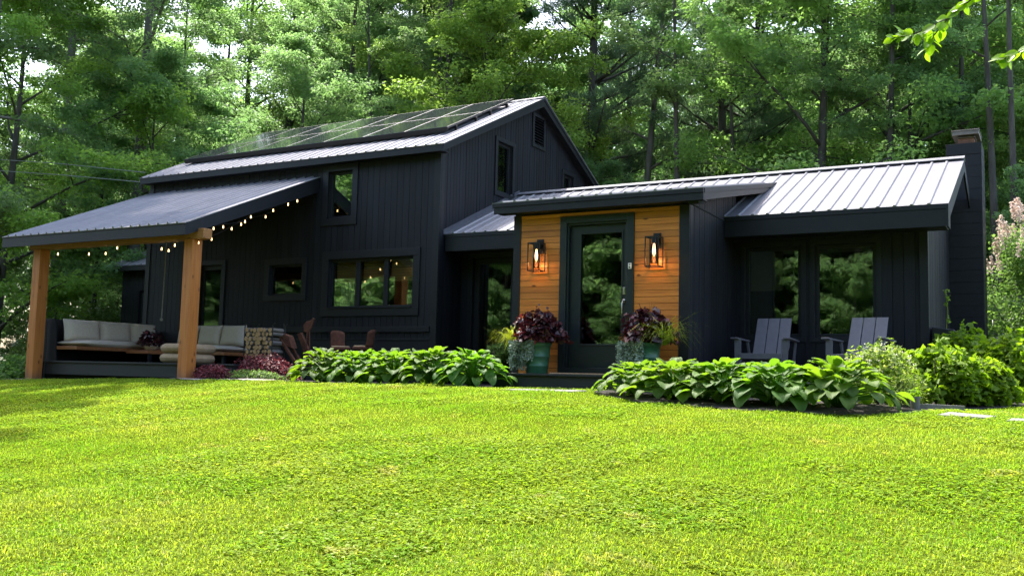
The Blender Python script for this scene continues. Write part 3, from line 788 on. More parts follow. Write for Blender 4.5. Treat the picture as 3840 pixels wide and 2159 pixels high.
for dist in (1.25, 2.05, 2.65, 3.40):
    y = ME[0] + math.cos(sl_) * dist - math.sin(sl_) * 0.075; z = ME[1] + math.sin(sl_) * dist + math.cos(sl_) * 0.075
    q.beam((-7.36, y, z), (-0.24, y, z), 0.04, 0.045, (0, -math.sin(sl_), math.cos(sl_)))
q.build('rail', ALUB, rk)
q = MB()
for dist in (1.25, 2.05, 2.65, 3.40):
    y = ME[0] + math.cos(sl_) * dist; z = ME[1] + math.sin(sl_) * dist
    for k in range(8):
        x = -7.2 + k * 0.99
        q.beam((x, y, z + 0.0), (x, y - math.sin(sl_) * 0.06, z + math.cos(sl_) * 0.06), 0.05, 0.04)
q.build('foot', ALUB, rk)
q = MB()
y0 = ME[0] + math.cos(sl_) * 0.962; z0 = ME[1] + math.sin(sl_) * 0.962
q.prism([(-7.37, y0 - 0.062 - 0.002, z0 + 0.118), (-7.37, y0 - 0.062, z0 + 0.128), (-7.37, y0 - 0.015, z0 + 0.04), (-7.37, y0 - 0.022, z0 + 0.036)], (7.10, 0, 0))
q.build('skirt', ALUB, rk)

# ------------------------------------------------------------------ foliage tools
def unit(a): return a / np.maximum(np.linalg.norm(a, axis=1, keepdims=True), 1e-9)
def leaf_cards(c, ax, nrm, L, W, fold=0.18):
    """one folded four-sided leaf per centre: base, side, tip, side"""
    ax = unit(ax); nrm = unit(nrm - ax * np.sum(nrm * ax, 1, keepdims=True)); sd = np.cross(nrm, ax)
    L = np.asarray(L).reshape(-1, 1) * np.ones((len(c), 1)); W = np.asarray(W).reshape(-1, 1) * np.ones((len(c), 1))
    v = np.stack([c - ax * L * 0.5, c + sd * W * 0.5 + nrm * W * fold - ax * L * 0.06, c + ax * L * 0.5 - nrm * L * 0.08, c - sd * W * 0.5 + nrm * W * fold - ax * L * 0.06], 1)
    return v.reshape(-1, 3)
def quads(n): return np.arange(n * 4).reshape(-1, 4)
def rvec(rg, n):
    return unit(rg.normal(size=(n, 3)))
def cluster_leaves(rg, cent, rad, flat, per, size, up=1.1, droop=0.25):
    n = len(cent) * per
    cc = np.repeat(cent, per, 0); rr = np.repeat(np.asarray(rad).reshape(-1), per)
    d = rvec(rg, n) * (rg.random((n, 1)) ** 0.45)
    off = d * rr[:, None]; off[:, 2] *= flat
    p = cc + off
    ax = d.copy(); ax[:, 2] = ax[:, 2] * 0.3 - droop; ax += rg.normal(size=(n, 3)) * 0.35
    nr = rg.normal(size=(n, 3)) * 0.55; nr[:, 2] += up
    L = size * (0.7 + 0.6 * rg.random(n))
    return leaf_cards(p, ax, nr, L, L * 0.72)

def decid(seed, H, cb, cr, r0, per=118, size=0.088, lean=(0, 0), nl=15, fork=None, bare=0.0, dens=1.0, sub=7):
    """returns (trunk MB, leaf vertices) of a broadleaf tree standing at the origin"""
    rg = np.random.default_rng(seed); rd = random.Random(seed)
    tb = MB(); pts = []; n = 12
    wob = [(rd.uniform(-1, 1), rd.uniform(-1, 1)) for _ in range(4)]
    def trunk(t):
        x = lean[0] * t ** 1.3 * H + 0.12 * math.sin(3.1 * t + wob[0][0] * 3) * wob[1][0] * t * 3
        y = lean[1] * t ** 1.3 * H + 0.12 * math.sin(2.7 * t + wob[2][0] * 3) * wob[3][1] * t * 3
        return Vector((x, y, t * H))
    for k in range(n + 1):
        pts.append(trunk(k / n * 0.95))
    rads = [r0 * (1.25 if k == 0 else 1.0) * (1 - 0.88 * (k / n) ** 1.1) for k in range(n + 1)]
    pts[0].z = -0.4
    tb.tube(pts, rads, 9)
    cents = []; crad = []
    for i in range(nl):
        t = (i + 0.5) / nl
        h = (cb + (H * 0.94 - cb) * t ** 0.9) / H
        p0 = trunk(h * 0.97)
        az = i * 2.39996 + rd.uniform(-0.5, 0.5)
        prof = math.sin(math.pi * min(1, 0.22 + 0.74 * t)) ** 0.7
        Ln = cr * prof * rd.uniform(0.8, 1.15)
        el = R_(rd.uniform(18, 42) + 22 * t)
        rr = max(0.018, r0 * (1 - 0.88 * h) * 0.5)
        lp = [p0]; d = Vector((math.cos(az) * math.cos(el), math.sin(az) * math.cos(el), math.sin(el)))
        for s in range(6):
            d = (d + Vector((rd.uniform(-.13, .13), rd.uniform(-.13, .13), rd.uniform(-.12, .05)))).normalized()
            lp.append(lp[-1] + d * Ln / 6)
        tb.tube(lp, [rr * (1 - 0.85 * s / 6) for s in range(7)], 6)
        for s in range(2, 7):
            cents.append(lp[s]); crad.append(cr * rd.uniform(0.10, 0.17))
        for b in range(sub):
            s = rd.randint(2, 5); q0 = lp[s]
            a2 = az + rd.choice((-1, 1)) * rd.uniform(0.5, 1.2); e2 = rd.uniform(-0.15, 0.5)
            d2 = Vector((math.cos(a2) * math.cos(e2), math.sin(a2) * math.cos(e2), math.sin(e2)))
            l2 = Ln * rd.uniform(0.28, 0.5)
            q1 = q0 + d2 * l2 * 0.5 + Vector((0, 0, 0.03)); q2 = q0 + d2 * l2 - Vector((0, 0, 0.06 * l2))
            tb.tube([q0, q1, q2], [rr * 0.35, rr * 0.22, rr * 0.1], 4)
            for q in (q1, q2, q2 + d2 * 0.2): cents.append(q); crad.append(cr * rd.uniform(0.085, 0.155))
    cents.append(trunk(0.97)); crad.append(cr * 0.2); cents.append(trunk(0.9)); crad.append(cr * 0.25)
    if bare: 
        keep = [k for k in range(len(cents)) if rd.random() > bare]
        cents = [cents[k] for k in keep]; crad = [crad[k] for k in keep]
    V = cluster_leaves(rg, np.array([tuple(c) for c in cents]), np.array(crad), 0.5, int(per * dens), size)
    return tb, V
def pine(seed, H, cb, cr, r0, per=60, whorl=0.75):
    rg = np.random.default_rng(seed); rd = random.Random(seed)
    tb = MB(); tb.tube([(0.02 * math.sin(k * 1.3), 0.02 * math.cos(k), -0.4 if k == 0 else H * k / 10) for k in range(11)], [r0 * (1 - 0.85 * k / 10) for k in range(11)], 9)
    C_ = []; D_ = []
    h = 2.2
    while h < H * 0.97:
        t = (h - cb) / (H - cb)
        for b in range(rd.randint(3, 5)):
            az = rd.uniform(0, 6.283)
            if t < 0:
                Ln = cr * rd.uniform(0.25, 0.6); e = rd.uniform(-0.1, 0.25)
                if rd.random() < 0.4: continue
            else: Ln = cr * (1 - 0.72 * t ** 1.2) * rd.uniform(0.6, 1.1); e = rd.uniform(0.05, 0.35) + 0.3 * t
            lp = [Vector((0, 0, h))]; d = Vector((math.cos(az) * math.cos(e), math.sin(az) * math.cos(e), math.sin(e)))
            for s in range(4):
                d = (d + Vector((rd.uniform(-.12, .12), rd.uniform(-.12, .12), 0.07))).normalized(); lp.append(lp[-1] + d * Ln / 4)
            tb.tube(lp, [r0 * 0.22 * (1 - 0.2 * s) * (1 - 0.5 * max(t, 0)) + 0.006 for s in range(5)], 5)
            if t < 0: continue
            for s in (2, 3, 4):
                for k in range(3):
                    C_.append(lp[s] + Vector((rd.uniform(-.3, .3), rd.uniform(-.3, .3), rd.uniform(-.03, .16)))); D_.append(d)
        h += whorl * rd.uniform(0.8, 1.2)
    C_ = np.array([tuple(c) for c in C_]); D_ = np.array([tuple(c) for c in D_])
    n = len(C_) * per
    c = np.repeat(C_, per, 0); dd = np.repeat(D_, per, 0)
    ax = rvec(rg, n) * 0.9 + dd * 0.5; ax[:, 2] += 0.55; ax = unit(ax)
    p = c + rg.normal(size=(n, 3)) * np.array([0.16, 0.16, 0.07]) + ax * 0.09
    V = leaf_cards(p, ax, rvec(rg, n), 0.2 + 0.12 * rg.random(n), 0.026, 0.05)
    return tb, V

def tree_thing(name, label, cat, tv, bark, leaf, loc, rz=0, group=None, scale=1.0):
    t = thing(name, label, cat, loc, rz, group)
    t.scale = (scale,) * 3
    tv[0].build('trunk', bark, t, smooth=True)
    link('crown', arr_mesh('crown', tv[1], quads(len(tv[1]) // 4), [leaf]), t)
    return t

TA = decid(11, 16.5, 3.6, 4.3, 0.21)
TB = decid(12, 15.0, 2.6, 3.9, 0.17, nl=17)
TC = decid(13, 17.5, 5.0, 3.7, 0.22, nl=14)
TD = decid(14, 13.0, 1.8, 3.6, 0.13, nl=16)
TE = decid(15, 28.0, 12.5, 4.2, 0.20, nl=24, per=150, size=0.19)
def low_limbs(tv, seed, n, h0, h1, ln, size, per):
    rg = np.random.default_rng(seed); rd = random.Random(seed); cs = []
    for k in range(n):
        h = h0 + (h1 - h0) * (k + rd.random()) / n; az = k * 2.4 + rd.uniform(-.4, .4); L = ln * rd.uniform(0.6, 1.1)
        d = Vector((math.cos(az), math.sin(az), rd.uniform(0.05, 0.35))); p = Vector((0, 0, h)); pts = [p]
        for i in range(5):
            d = (d + Vector((rd.uniform(-.15, .15), rd.uniform(-.15, .15), rd.uniform(-.12, .04)))).normalized(); pts.append(pts[-1] + d * L / 5)
        tv[0].tube(pts, [0.05, 0.04, 0.03, 0.022, 0.015, 0.008], 5)
        for i in (2, 3, 4, 5):
            for _ in range(2): cs.append(pts[i] + Vector((rd.uniform(-.4, .4), rd.uniform(-.4, .4), rd.uniform(-.2, .15))))
    v = cluster_leaves(rg, np.array([tuple(c) for c in cs]), np.full(len(cs), 0.55), 0.42, per, size)
    return tv[0], np.concatenate([tv[1], v])
TE = low_limbs(TE, 31, 13, 4.0, 13.5, 2.6, 0.10, 120)
TF = decid(16, 17.0, 6.5, 3.2, 0.17, lean=(0.075, 0.02), nl=10, bare=0.45, per=80)
TG = decid(17, 11.5, 0.9, 4.1, 0.15, nl=18, per=125, size=0.095)
TH = decid(18, 9.0, 1.0, 3.0, 0.08, nl=14, per=118, size=0.085)
SLIM = [(-17.1, 9.0, 'slim bare-stemmed tree above the left half of the porch roof'),
        (-10.0, 11.0, 'slim tree with a dark stem above the middle panels, right of the taller straight trunk'),
        (-7.35, 11.0, 'first of two slim stems close together above the right-hand panels'),
        (-6.5, 11.5, 'second of two slim stems above the right-hand panels, nearer the roof peak'),
        (0.2, 12.0, 'slim stem above the ridge where the entry roof joins, between the two pines'),
        (1.4, 14.0, 'slim stem right of the shaggy pine, left of the large full maple'),
        (5.9, 12.5, 'slim dark stem above the wing ridge, left of the chimney'),
        (7.45, 13.5, 'slim dark stem rising just left of the chimney cap'),
        (8.5, 11.0, 'slim stem close right of the chimney, above the lilac'),
        (9.0, 10.0, 'slim stem at the far right, behind the pink flowering shrub')]
PA = pine(21, 19.0, 6.5, 3.6, 0.25)
PB = pine(22, 17.0, 4.5, 3.0, 0.22)
GD = 'trees standing in front of the woods'
made = {}
def plant(key, tv, leaf, bark, name, label, x, y, rz, sc=1.0, cat='tree'):
    k = (key, leaf.name, bark.name)
    z = G(x, y) - 0.1
    if k not in made: made[k] = tree_thing(name, label, cat, tv, bark, leaf, (x, y, z), rz, GD, sc)
    else: made[k] = dup(made[k], (x, y, z), rz, label, sc)
    made[k].name = name if made[k].name.split('.')[0] == name else name
    return made[k]
# left side
plant('G', TG, LEAF_B, BARK, 'maple_tree', 'bright yellow-green maple nearest on the left, spilling in over the frame edge', -13.6, 0.4, 0.4, 0.98)
plant('E', TE, LEAF_D, BARKG, 'tall_tree', 'very tall tree leaning its high branches in over the left frame edge', -12.1, -1.1, 0.3, 0.92)
plant('CG', TC, LEAF_G, BARKG, 'deciduous_tree', 'grey straight trunk rising left of the upper roof, behind the power cables', -13.1, 4.0, 0.3, 1.0)
plant('E', TE, LEAF_D, BARKG, 'tall_tree', 'tall dark trunk far left in the wood, partly behind the bright maple', -18.6, 5.5, 2.2, 0.94)
plant('A', TA, LEAF_G, BARKG, 'deciduous_tree', 'mid green tree with a pale grey trunk deep in the left of the wood', -25.5, 12, 1.0, 1.0)
plant('B', TB, LEAF_G, BARK, 'deciduous_tree', 'leafy tree above the left end of the porch roof', -21.2, 9.0, 2.0, 1.0)
plant('A', TA, LEAF_Y, BARK, 'deciduous_tree', 'light green tree above the left tip of the solar panels', -20.6, 14.5, 3.1, 1.0)
plant('D', TD, LEAF_G, BARK, 'young_tree', 'bushy tree rising just behind the upper left of the solar panels', -10.6, 8.0, 0.8, 0.86)
plant('A', TA, LEAF_Y, BARK, 'deciduous_tree', 'tall light tree under the small sky gap at the upper left', -21.6, 16.6, 2.6, 1.22)
plant('C', TC, LEAF_G, BARK, 'deciduous_tree', 'tall slender tree just right of the small upper left sky gap', -18.2, 15.6, 2.2, 1.16)
plant('B', TB, LEAF_Y, BARK, 'deciduous_tree', 'pale yellow-green tree left of the sky gap above the panels', -20.6, 19.5, 0.2, 1.0)
plant('A', TA, LEAF_G, BARKG, 'deciduous_tree', 'mid green tree filling the wood right of the sky gap above the panels', -16.9, 18.0, 1.4, 1.0)
plant('H', TH, LEAF_G, BARK, 'young_tree', 'leafy young tree close behind the shed roof', -12.1, 3.6, 2.4, 1.05)
plant('D', TD, LEAF_G, BARK, 'young_tree', 'small full tree just left of the shed', -14.6, 4.0, 0.2, 0.62)
plant('D', TD, LEAF_D, BARK, 'young_tree', 'dark young tree seen between the two porch posts', -18.4, 2.2, 1.9, 0.7)
plant('H', TH, LEAF_G, BARK, 'young_tree', 'low spreading tree behind the left porch post', -17.0, -0.8, 0.9, 0.72)
# behind the main roof
plant('C', TC, LEAF_G, BARK, 'deciduous_tree', 'tree with a straight dark trunk standing above the middle of the solar panels', -12.9, 13.0, 0.5, 1.0)
plant('B', TB, LEAF_G, BARKG, 'deciduous_tree', 'tree with a short grey trunk right of the straight dark one above the panels', -13.1, 15.5, 2.7, 1.02)
plant('C', TC, LEAF_Y, BARK, 'deciduous_tree', 'thick twin-stemmed tree rising behind the right half of the panels', -9.6, 14.0, 4.2, 1.06)
plant('D', TD, LEAF_Y, BARK, 'deciduous_tree', 'slim forked tree just left of the roof peak', -9.9, 17.0, 0.3, 1.15)
plant('G', TG, LEAF_B, BARK, 'maple_tree', 'bright yellow-green maple leaning out behind the roof peak', -5.9, 11.6, 2.5, 1.08)
for x_, y_, r_, l_ in ((-9.2, 19.0, 0.4, 'very tall tree behind the twin-stemmed one, its crown far above the roof'), (-15.2, 20.0, 1.9, 'very tall tree rising out of sight beyond the left half of the panels'), (-19.5, 23.0, 4.4, 'very tall tree deep in the wood beyond the porch roof')):
    plant('E', TE, LEAF_D, BARKG, 'tall_tree', l_, x_, y_, r_, 0.95)
# between the peak and the entry roof
plant('PA', PA, NEEDLE, BARK, 'pine_tree', 'dark pine with a straight bare lower trunk right of the roof peak', -3.5, 14.0, 0.7, 1.0, 'pine')
plant('F', TF, LEAF_G, BARKG, 'leaning_tree', 'thin pale leaning trunk with a sparse forked crown against the sky', -2.35, 15.0, 0.15, 1.0)
plant('D', TD, LEAF_D, BARK, 'young_tree', 'low dark tree at the foot of the pale leaning trunk', -2.6, 12.5, 2.0, 0.55)
plant('H', TH, LEAF_Y, BARK, 'young_tree', 'low bright bush-like tree behind the gable edge', -3.9, 11.2, 1.0, 0.72)
plant('PB', PB, NEEDLE, BARK, 'pine_tree', 'second pine, tall and shaggy, above the middle of the entry roof', -0.05, 17.0, 1.7, 1.05, 'pine')
plant('PA', PA, NEEDLE, BARK, 'pine_tree', 'slender pine close right of the shaggy one', 0.2, 20.5, 3.3, 0.95, 'pine')
# right side
plant('G', TG, LEAF_Y, BARK, 'maple_tree', 'large full maple standing behind the wing roof', 3.9, 13.0, 0.0, 1.28)
plant('A', TA, LEAF_G, BARK, 'forked_tree', 'forked dark tree left of the chimney', 5.4, 16.0, 1.2, 1.0)
plant('TC2', TC, LEAF_D, BARKG, 'deciduous_tree', 'heavy grey trunk directly behind the chimney', 7.3, 17.0, 2.2, 1.05)
plant('D', TD, LEAF_G, BARK, 'young_tree', 'crooked young tree between the forked tree and the chimney', 6.3, 13.4, 4.0, 0.85)
plant('H', TH, LEAF_Y, BARK, 'young_tree', 'thin bright sapling right of the chimney', 9.3, 13.5, 2.8, 0.9)
plant('B', TB, LEAF_Y, BARK, 'deciduous_tree', 'slim light green tree at the right edge behind the lilac', 10.4, 17.5, 1.1, 0.95)

TS = decid(19, 17.0, 8.5, 2.6, 0.12, nl=10, bare=0.3, per=80, lean=(0.012, 0.0))
TS2 = decid(20, 16.0, 9.5, 2.3, 0.10, nl=9, bare=0.35, per=80, lean=(-0.02, 0.01), sub=4)
for k, (x_, y_, l_) in enumerate(SLIM):
    plant('S%d' % (k % 2), (TS, TS2)[k % 2], LEAF_G, BARK, 'slender_tree', l_, x_, y_, k * 1.3, 0.92 + 0.05 * (k % 4))

# ------------------------------------------------------------------ deep woods (one mass)
def woods(name, label, spots, variants, seed, thin=3, grow=1.8):
    rg = np.random.default_rng(seed)
    VV = []; FF = []; MI = []; off = 0
    tv = []; tf = []; to = 0
    for (x, y, sc, m) in spots:
        tbm, lv_ = variants[rg.integers(len(variants))]
        a = rg.random() * 6.283; c, s = math.cos(a), math.sin(a)
        q = lv_.reshape(-1, 4, 3)
        q = q[rg.random(len(q)) < 1.0 / thin]
        cen = q.mean(1, keepdims=True); q = cen + (q - cen) * grow
        q = q.reshape(-1, 3) * sc
        q = np.stack([q[:, 0] * c - q[:, 1] * s + x, q[:, 0] * s + q[:, 1] * c + y, q[:, 2] + G(x, y)], 1)
        VV.append(q); MI.append(np.full(len(q) // 4, m))
        tq = np.array(tbm.v) * sc
        tq = np.stack([tq[:, 0] * c - tq[:, 1] * s + x, tq[:, 0] * s + tq[:, 1] * c + y, tq[:, 2] + G(x, y)], 1)
        tv.append(tq); f4 = np.array([f for f in tbm.f if len(f) == 4]); tf.append(f4 + to); to += len(tq)
    V = np.concatenate(VV); T = np.concatenate(tv); TF_ = np.concatenate(tf)
    F = np.concatenate([quads(len(V) // 4), TF_ + len(V)])
    MI = np.concatenate(MI + [np.full(len(TF_), 2)])
    o = link(name, arr_mesh(name, np.concatenate([V, T]), F, [LEAF_G, LEAF_D, BARK, LEAF_Y], False, MI))
    return tag(o, label, kind='stuff')
rg = np.random.default_rng(4)
spots = []
for k in range(125):
    for _ in range(30):
        y = rg.uniform(21, 52); x = rg.uniform(-64 + (52 - y) * 0.75, 15)
        if all((x - s[0]) ** 2 + (y - s[1]) ** 2 > 6 for s in spots): break
    sc = rg.uniform(0.9, 1.22)
    if abs(math.atan2(9.8 - x, y + 14.56) - 0.352) < 0.035 or abs(math.atan2(9.8 - x, y + 14.56) - 0.757) < 0.012: sc *= 0.62
    spots.append((x, y, sc, (0, 1, 3, 0)[rg.integers(4)]))
for k in range(34): spots.append((rg.uniform(-62, -26), rg.uniform(-2, 20), rg.uniform(0.75, 1.05), (0, 1)[rg.integers(2)]))
woods('woods', 'dense green deciduous wood filling the slope behind the house', spots, [TA, TB, TC, TD], 9)
# low growth under the trees
spots = []
for k in range(60):
    y = rg.uniform(9.5, 30); x = rg.uniform(-34 + (30 - y) * 0.35, 15)
    spots.append((x, y, rg.uniform(0.28, 0.5), (1, 0, 1)[rg.integers(3)]))
for k in range(26): spots.append((rg.uniform(-40, -14), rg.uniform(-3, 9), rg.uniform(0.22, 0.40), 1))
for k in range(16): spots.append((rg.uniform(-27, -16), rg.uniform(-6, 1), rg.uniform(0.26, 0.40), (0, 1)[k % 2]))
for k in range(22): spots.append((rg.uniform(-50, -28), rg.uniform(-2, 16), rg.uniform(0.34, 0.52), (0, 1)[k % 2]))
woods('undergrowth', 'low leafy undergrowth at the foot of the woods', spots, [TG, TH], 10, 4, 1.7)
# trees across the lawn, mirrored in the windows
spots = [(x + rg.uniform(-1, 1), rg.uniform(-38, -27), rg.uniform(1.15, 1.55), (0, 1)[rg.integers(2)]) for x in np.linspace(-50, 36, 56)]
spots += [(x, -30.5 + 0.8 * (k % 3), 1.25, k % 2) for k, x in enumerate(np.linspace(-20, 8, 15))]
spots += [(x + rg.uniform(-1, 1), rg.uniform(-27, -24), rg.uniform(0.4, 0.65), 1) for x in np.linspace(-40, 32, 26)]
woods('woods', 'trees across the lawn, seen mirrored in the windows', spots, [TB, TD, TG], 12, 2, 1.9)

# ------------------------------------------------------------------ beds, gravel, stones
def sheet(name, poly, m, label, lift=0.012, kind='structure', edge=0.18):
    """irregular patch of ground following the terrain, built as a filled polygon grid"""
    P = np.array(poly); x0, y0 = P.min(0); x1, y1 = P.max(0); st_ = 0.08
    gx = np.arange(x0, x1, st_); gy = np.arange(y0, y1, st_)
    vs = []; fs = []
    def inside(x, y):
        c = False; n = len(poly); j = n - 1
        for i in range(n):
            if ((poly[i][1] > y) != (poly[j][1] > y)) and x < (poly[j][0] - poly[i][0]) * (y - poly[i][1]) / (poly[j][1] - poly[i][1]) + poly[i][0]: c = not c
            j = i
        return c
    idx = {}
    def vid(i, j):
        if (i, j) not in idx:
            x = x0 + i * st_ + 0.02 * math.sin(i * 2.3 + j); y = y0 + j * st_ + 0.02 * math.sin(j * 3.1 + i * 1.7)
            idx[(i, j)] = len(vs); vs.append((x, y, G(x, y) + lift + 0.006 * math.sin(i * 1.9) * math.sin(j * 2.3)))
        return idx[(i, j)]
    for i in range(len(gx)):
        for j in range(len(gy)):
            if inside(gx[i] + st_ / 2, gy[j] + st_ / 2): fs.append((vid(i, j), vid(i + 1, j), vid(i + 1, j + 1), vid(i, j + 1)))
    mb = MB(); mb.add(vs, fs)
    return tag(mb.build(name, m, smooth=True), label, kind=kind), inside
BED_L = [(-1.35, -3.05), (-0.6, -3.12), (0.6, -3.02), (1.8, -3.0), (2.72, -2.85), (2.72, -2.30), (2.60, -1.4), (2.40, 0.75), (0.06, 0.75), (-0.03, -0.04), (-2.1, -0.04), (-2.1, -2.2)]
BED_R = [(4.62, -3.2), (4.95, -3.72), (5.6, -4.12), (6.8, -4.42), (7.8, -4.2), (8.45, -3.75), (8.62, -3.0), (9.4, -1.7), (9.7, 0.5), (9.7, 3.5), (8.15, 3.5), (8.1, -1.0), (5.25, -1.45), (5.14, -2.42), (4.6, -2.6)]
_, inL = sheet('garden_bed', BED_L, SOIL, 'mulched bed left of the entry step')
_, inR = sheet('garden_bed', BED_R, SOIL, 'mulched bed in front of and beside the wing', lift=0.014)
GRV = [(-3.4, -2.83), (-3.2, -3.35), (-1.9, -3.42), (-0.75, -3.25), (-1.0, -2.95), (-1.4, -2.6), (-2.0, -2.55)]
_, inG = sheet('gravel_strip', GRV, GRAVEL, 'strip of pale gravel in front of the deck end', lift=0.022)
GRV2 = [(-11.5, -5.2), (-9.0, -3.6), (-7.4, -3.25), (-6.7, -3.2), (-6.75, -2.85), (-7.5, -2.8), (-9.4, -3.1), (-11.8, -4.6)]
_, inG2 = sheet('gravel_path', GRV2, mat('dark_gravel', (0.07, 0.065, 0.055), (0.16, 0.15, 0.13), 0.95, ns=45, bmp=1.0, bd=0.02), 'narrow gravel path leaving the left porch post', lift=0.02)  # path gravel in a darker tone than the strip by the deck
pt = MB(); pt.box(5.30, 8.05, -0.95, 0.785, -0.4, 0.045)
tag(pt.build('patio', STONE), 'low stone patio under the wing eave', kind='structure')
def slab(name, pts, zt, label, th=0.05):
    mb = MB(); rd = random.Random(len(label)); cx = sum(p[0] for p in pts) / len(pts); cy = sum(p[1] for p in pts) / len(pts)
    mb.prism([(x, y, G(x, y) + zt - th) for x, y in pts], (0, 0, th))
    return tag(mb.build(name, STONE, bevel=0.01), label, 'stepping stone')
S1 = [(3.30, -3.32), (3.75, -3.46), (4.42, -3.44), (4.52, -3.18), (4.2, -2.98), (3.5, -2.96)]
S2 = [(8.70, -3.92), (9.15, -3.86), (9.24, -3.62), (8.78, -3.56)]
S3 = [(9.33, -4.02), (9.95, -3.94), (10.0, -3.70), (9.36, -3.76)]
slab('stepping_stone', S1, 0.014, 'flat worn stone in the grass before the entry step')
slab('stepping_stone', S2, 0.022, 'stepping stone in the lawn right of the flower bed, nearer the bed')
slab('stepping_stone', S3, 0.022, 'stepping stone cut off by the right frame edge')
ed = MB(); ed.beam((8.36, -3.02, G(8.36, -3.02) + 0.03), (8.86, -2.72, G(8.86, -2.72) + 0.03), 0.035, 0.07)
tag(ed.build('bed_edging', STONE, bevel=0.006), 'pale stone edging strip beside the small pot', 'edging')

# ------------------------------------------------------------------ lawn
def vnoise(x, y, sc, seed):
    r = np.random.default_rng(seed).random((64, 64))
    u = x * sc; v = y * sc; i = np.floor(u).astype(int); j = np.floor(v).astype(int); a = u - i; b = v - j
    a = a * a * (3 - 2 * a); b = b * b * (3 - 2 * b); g = lambda p, q: r[p % 64, q % 64]
    return (g(i, j) * (1 - a) + g(i + 1, j) * a) * (1 - b) + (g(i, j + 1) * (1 - a) + g(i + 1, j + 1) * a) * b
def lawn():
    rg = np.random.default_rng(33)
    # density falls with distance from where people stand on the lawn
    N = 2100000
    x = rg.uniform(-11.5, 14.0, N); y = rg.uniform(-13.2, 3.5, N)
    d = np.hypot(x - 9.8, y + 14.5)
    keep = rg.random(N) < np.clip(1.30 - d / 16.0, 0.36, 1.0)
    keep &= (x > 9.8 - (y + 15.6) * 1.62) & (x < 11.5 + (y + 14.5) * 0.35)
    keep &= (y < -2.9) | ((x > 8.9) & (y > -3.2)) | ((x > 2.6) & (x < 4.7) & (y < -2.42)) | ((x < -2.2) & (y < -2.85)) | ((x < -7.6) & (y < 1))
    x, y = x[keep], y[keep]
    n1 = (vnoise(x, y, 1.3, 1) + 0.6 * vnoise(x, y, 3.7, 2)) / 0.8 - 1.0
    def mask(poly, x, y):
        c = np.zeros(len(x), bool); n = len(poly); j = n - 1
        for i in range(n):
            xi, yi = poly[i]; xj, yj = poly[j]
            if yi != yj: c ^= ((yi > y) != (yj > y)) & (x < (xj - xi) * (y - yi) / (yj - yi) + xi)
            j = i
        return c
    bad = np.zeros(len(x), bool)
    for p in (BED_L, BED_R, GRV, GRV2, S1, S2, S3): bad |= mask(p, x, y)
    x, y, n1 = x[~bad], y[~bad], n1[~bad]
    n = len(x)
    z = gzr(x, y) - 0.006
    n2 = vnoise(x, y, 17.0, 3) + vnoise(x + 5, y, 31.0, 4) - 1.0
    tall = 1.0 + 0.28 * n1 + 0.42 * n2
    clover = vnoise(x, y, 0.8, 5) + 0.5 * vnoise(x, y, 2.6, 6) > 0.80
    h = (0.020 + 0.026 * rg.random(n)) * np.clip(tall, 0.35, 1.8)
    az = rg.uniform(0, 6.283, n); lean = rg.uniform(0.25, 1.5, n)
    wid = 0.0026 + 0.0024 * rg.random(n)
    cl = clover & (rg.random(n) < 0.55)
    h = np.where(cl, (0.018 + 0.020 * rg.random(n)) * (1 + 0.4 * n2), h)
    ca, sa = np.cos(az), np.sin(az)
    wx, wy = -sa * wid, ca * wid
    base = np.stack([x, y, z], 1)
    # blade: two base corners, bent mid, tip
    mid = base + np.stack([ca * h * lean * 0.35, sa * h * lean * 0.35, h * 0.62], 1)
    tip = base + np.stack([ca * h * lean, sa * h * lean, h * (1.02 - 0.42 * lean)], 1)
    wv = np.stack([wx, wy, np.zeros(n)], 1)
    V1 = np.stack([base - wv, mid - wv * 0.9, tip, mid + wv * 0.9], 1)
    # clover leaflets: broad flat little leaf on top
    ra = 0.007 + 0.008 * rg.random(n)
    c0 = base + np.stack([np.zeros(n), np.zeros(n), h], 1)
    tl = np.stack([ca, sa, rg.uniform(-0.4, 0.4, n)], 1) * ra[:, None]; tw = np.stack([-sa, ca, rg.uniform(-0.4, 0.4, n)], 1) * ra[:, None]
    V2 = np.stack([c0 - tl, c0 + tw, c0 + tl, c0 - tw], 1)
    V = np.where(cl[:, None, None], V2, V1).reshape(-1, 3)
    o = link('lawn_grass', arr_mesh('lawn_grass', V, quads(n), [BLADE]))
    tag(o, 'sunlit mown lawn grass with clover patches', kind='stuff')
lawn()

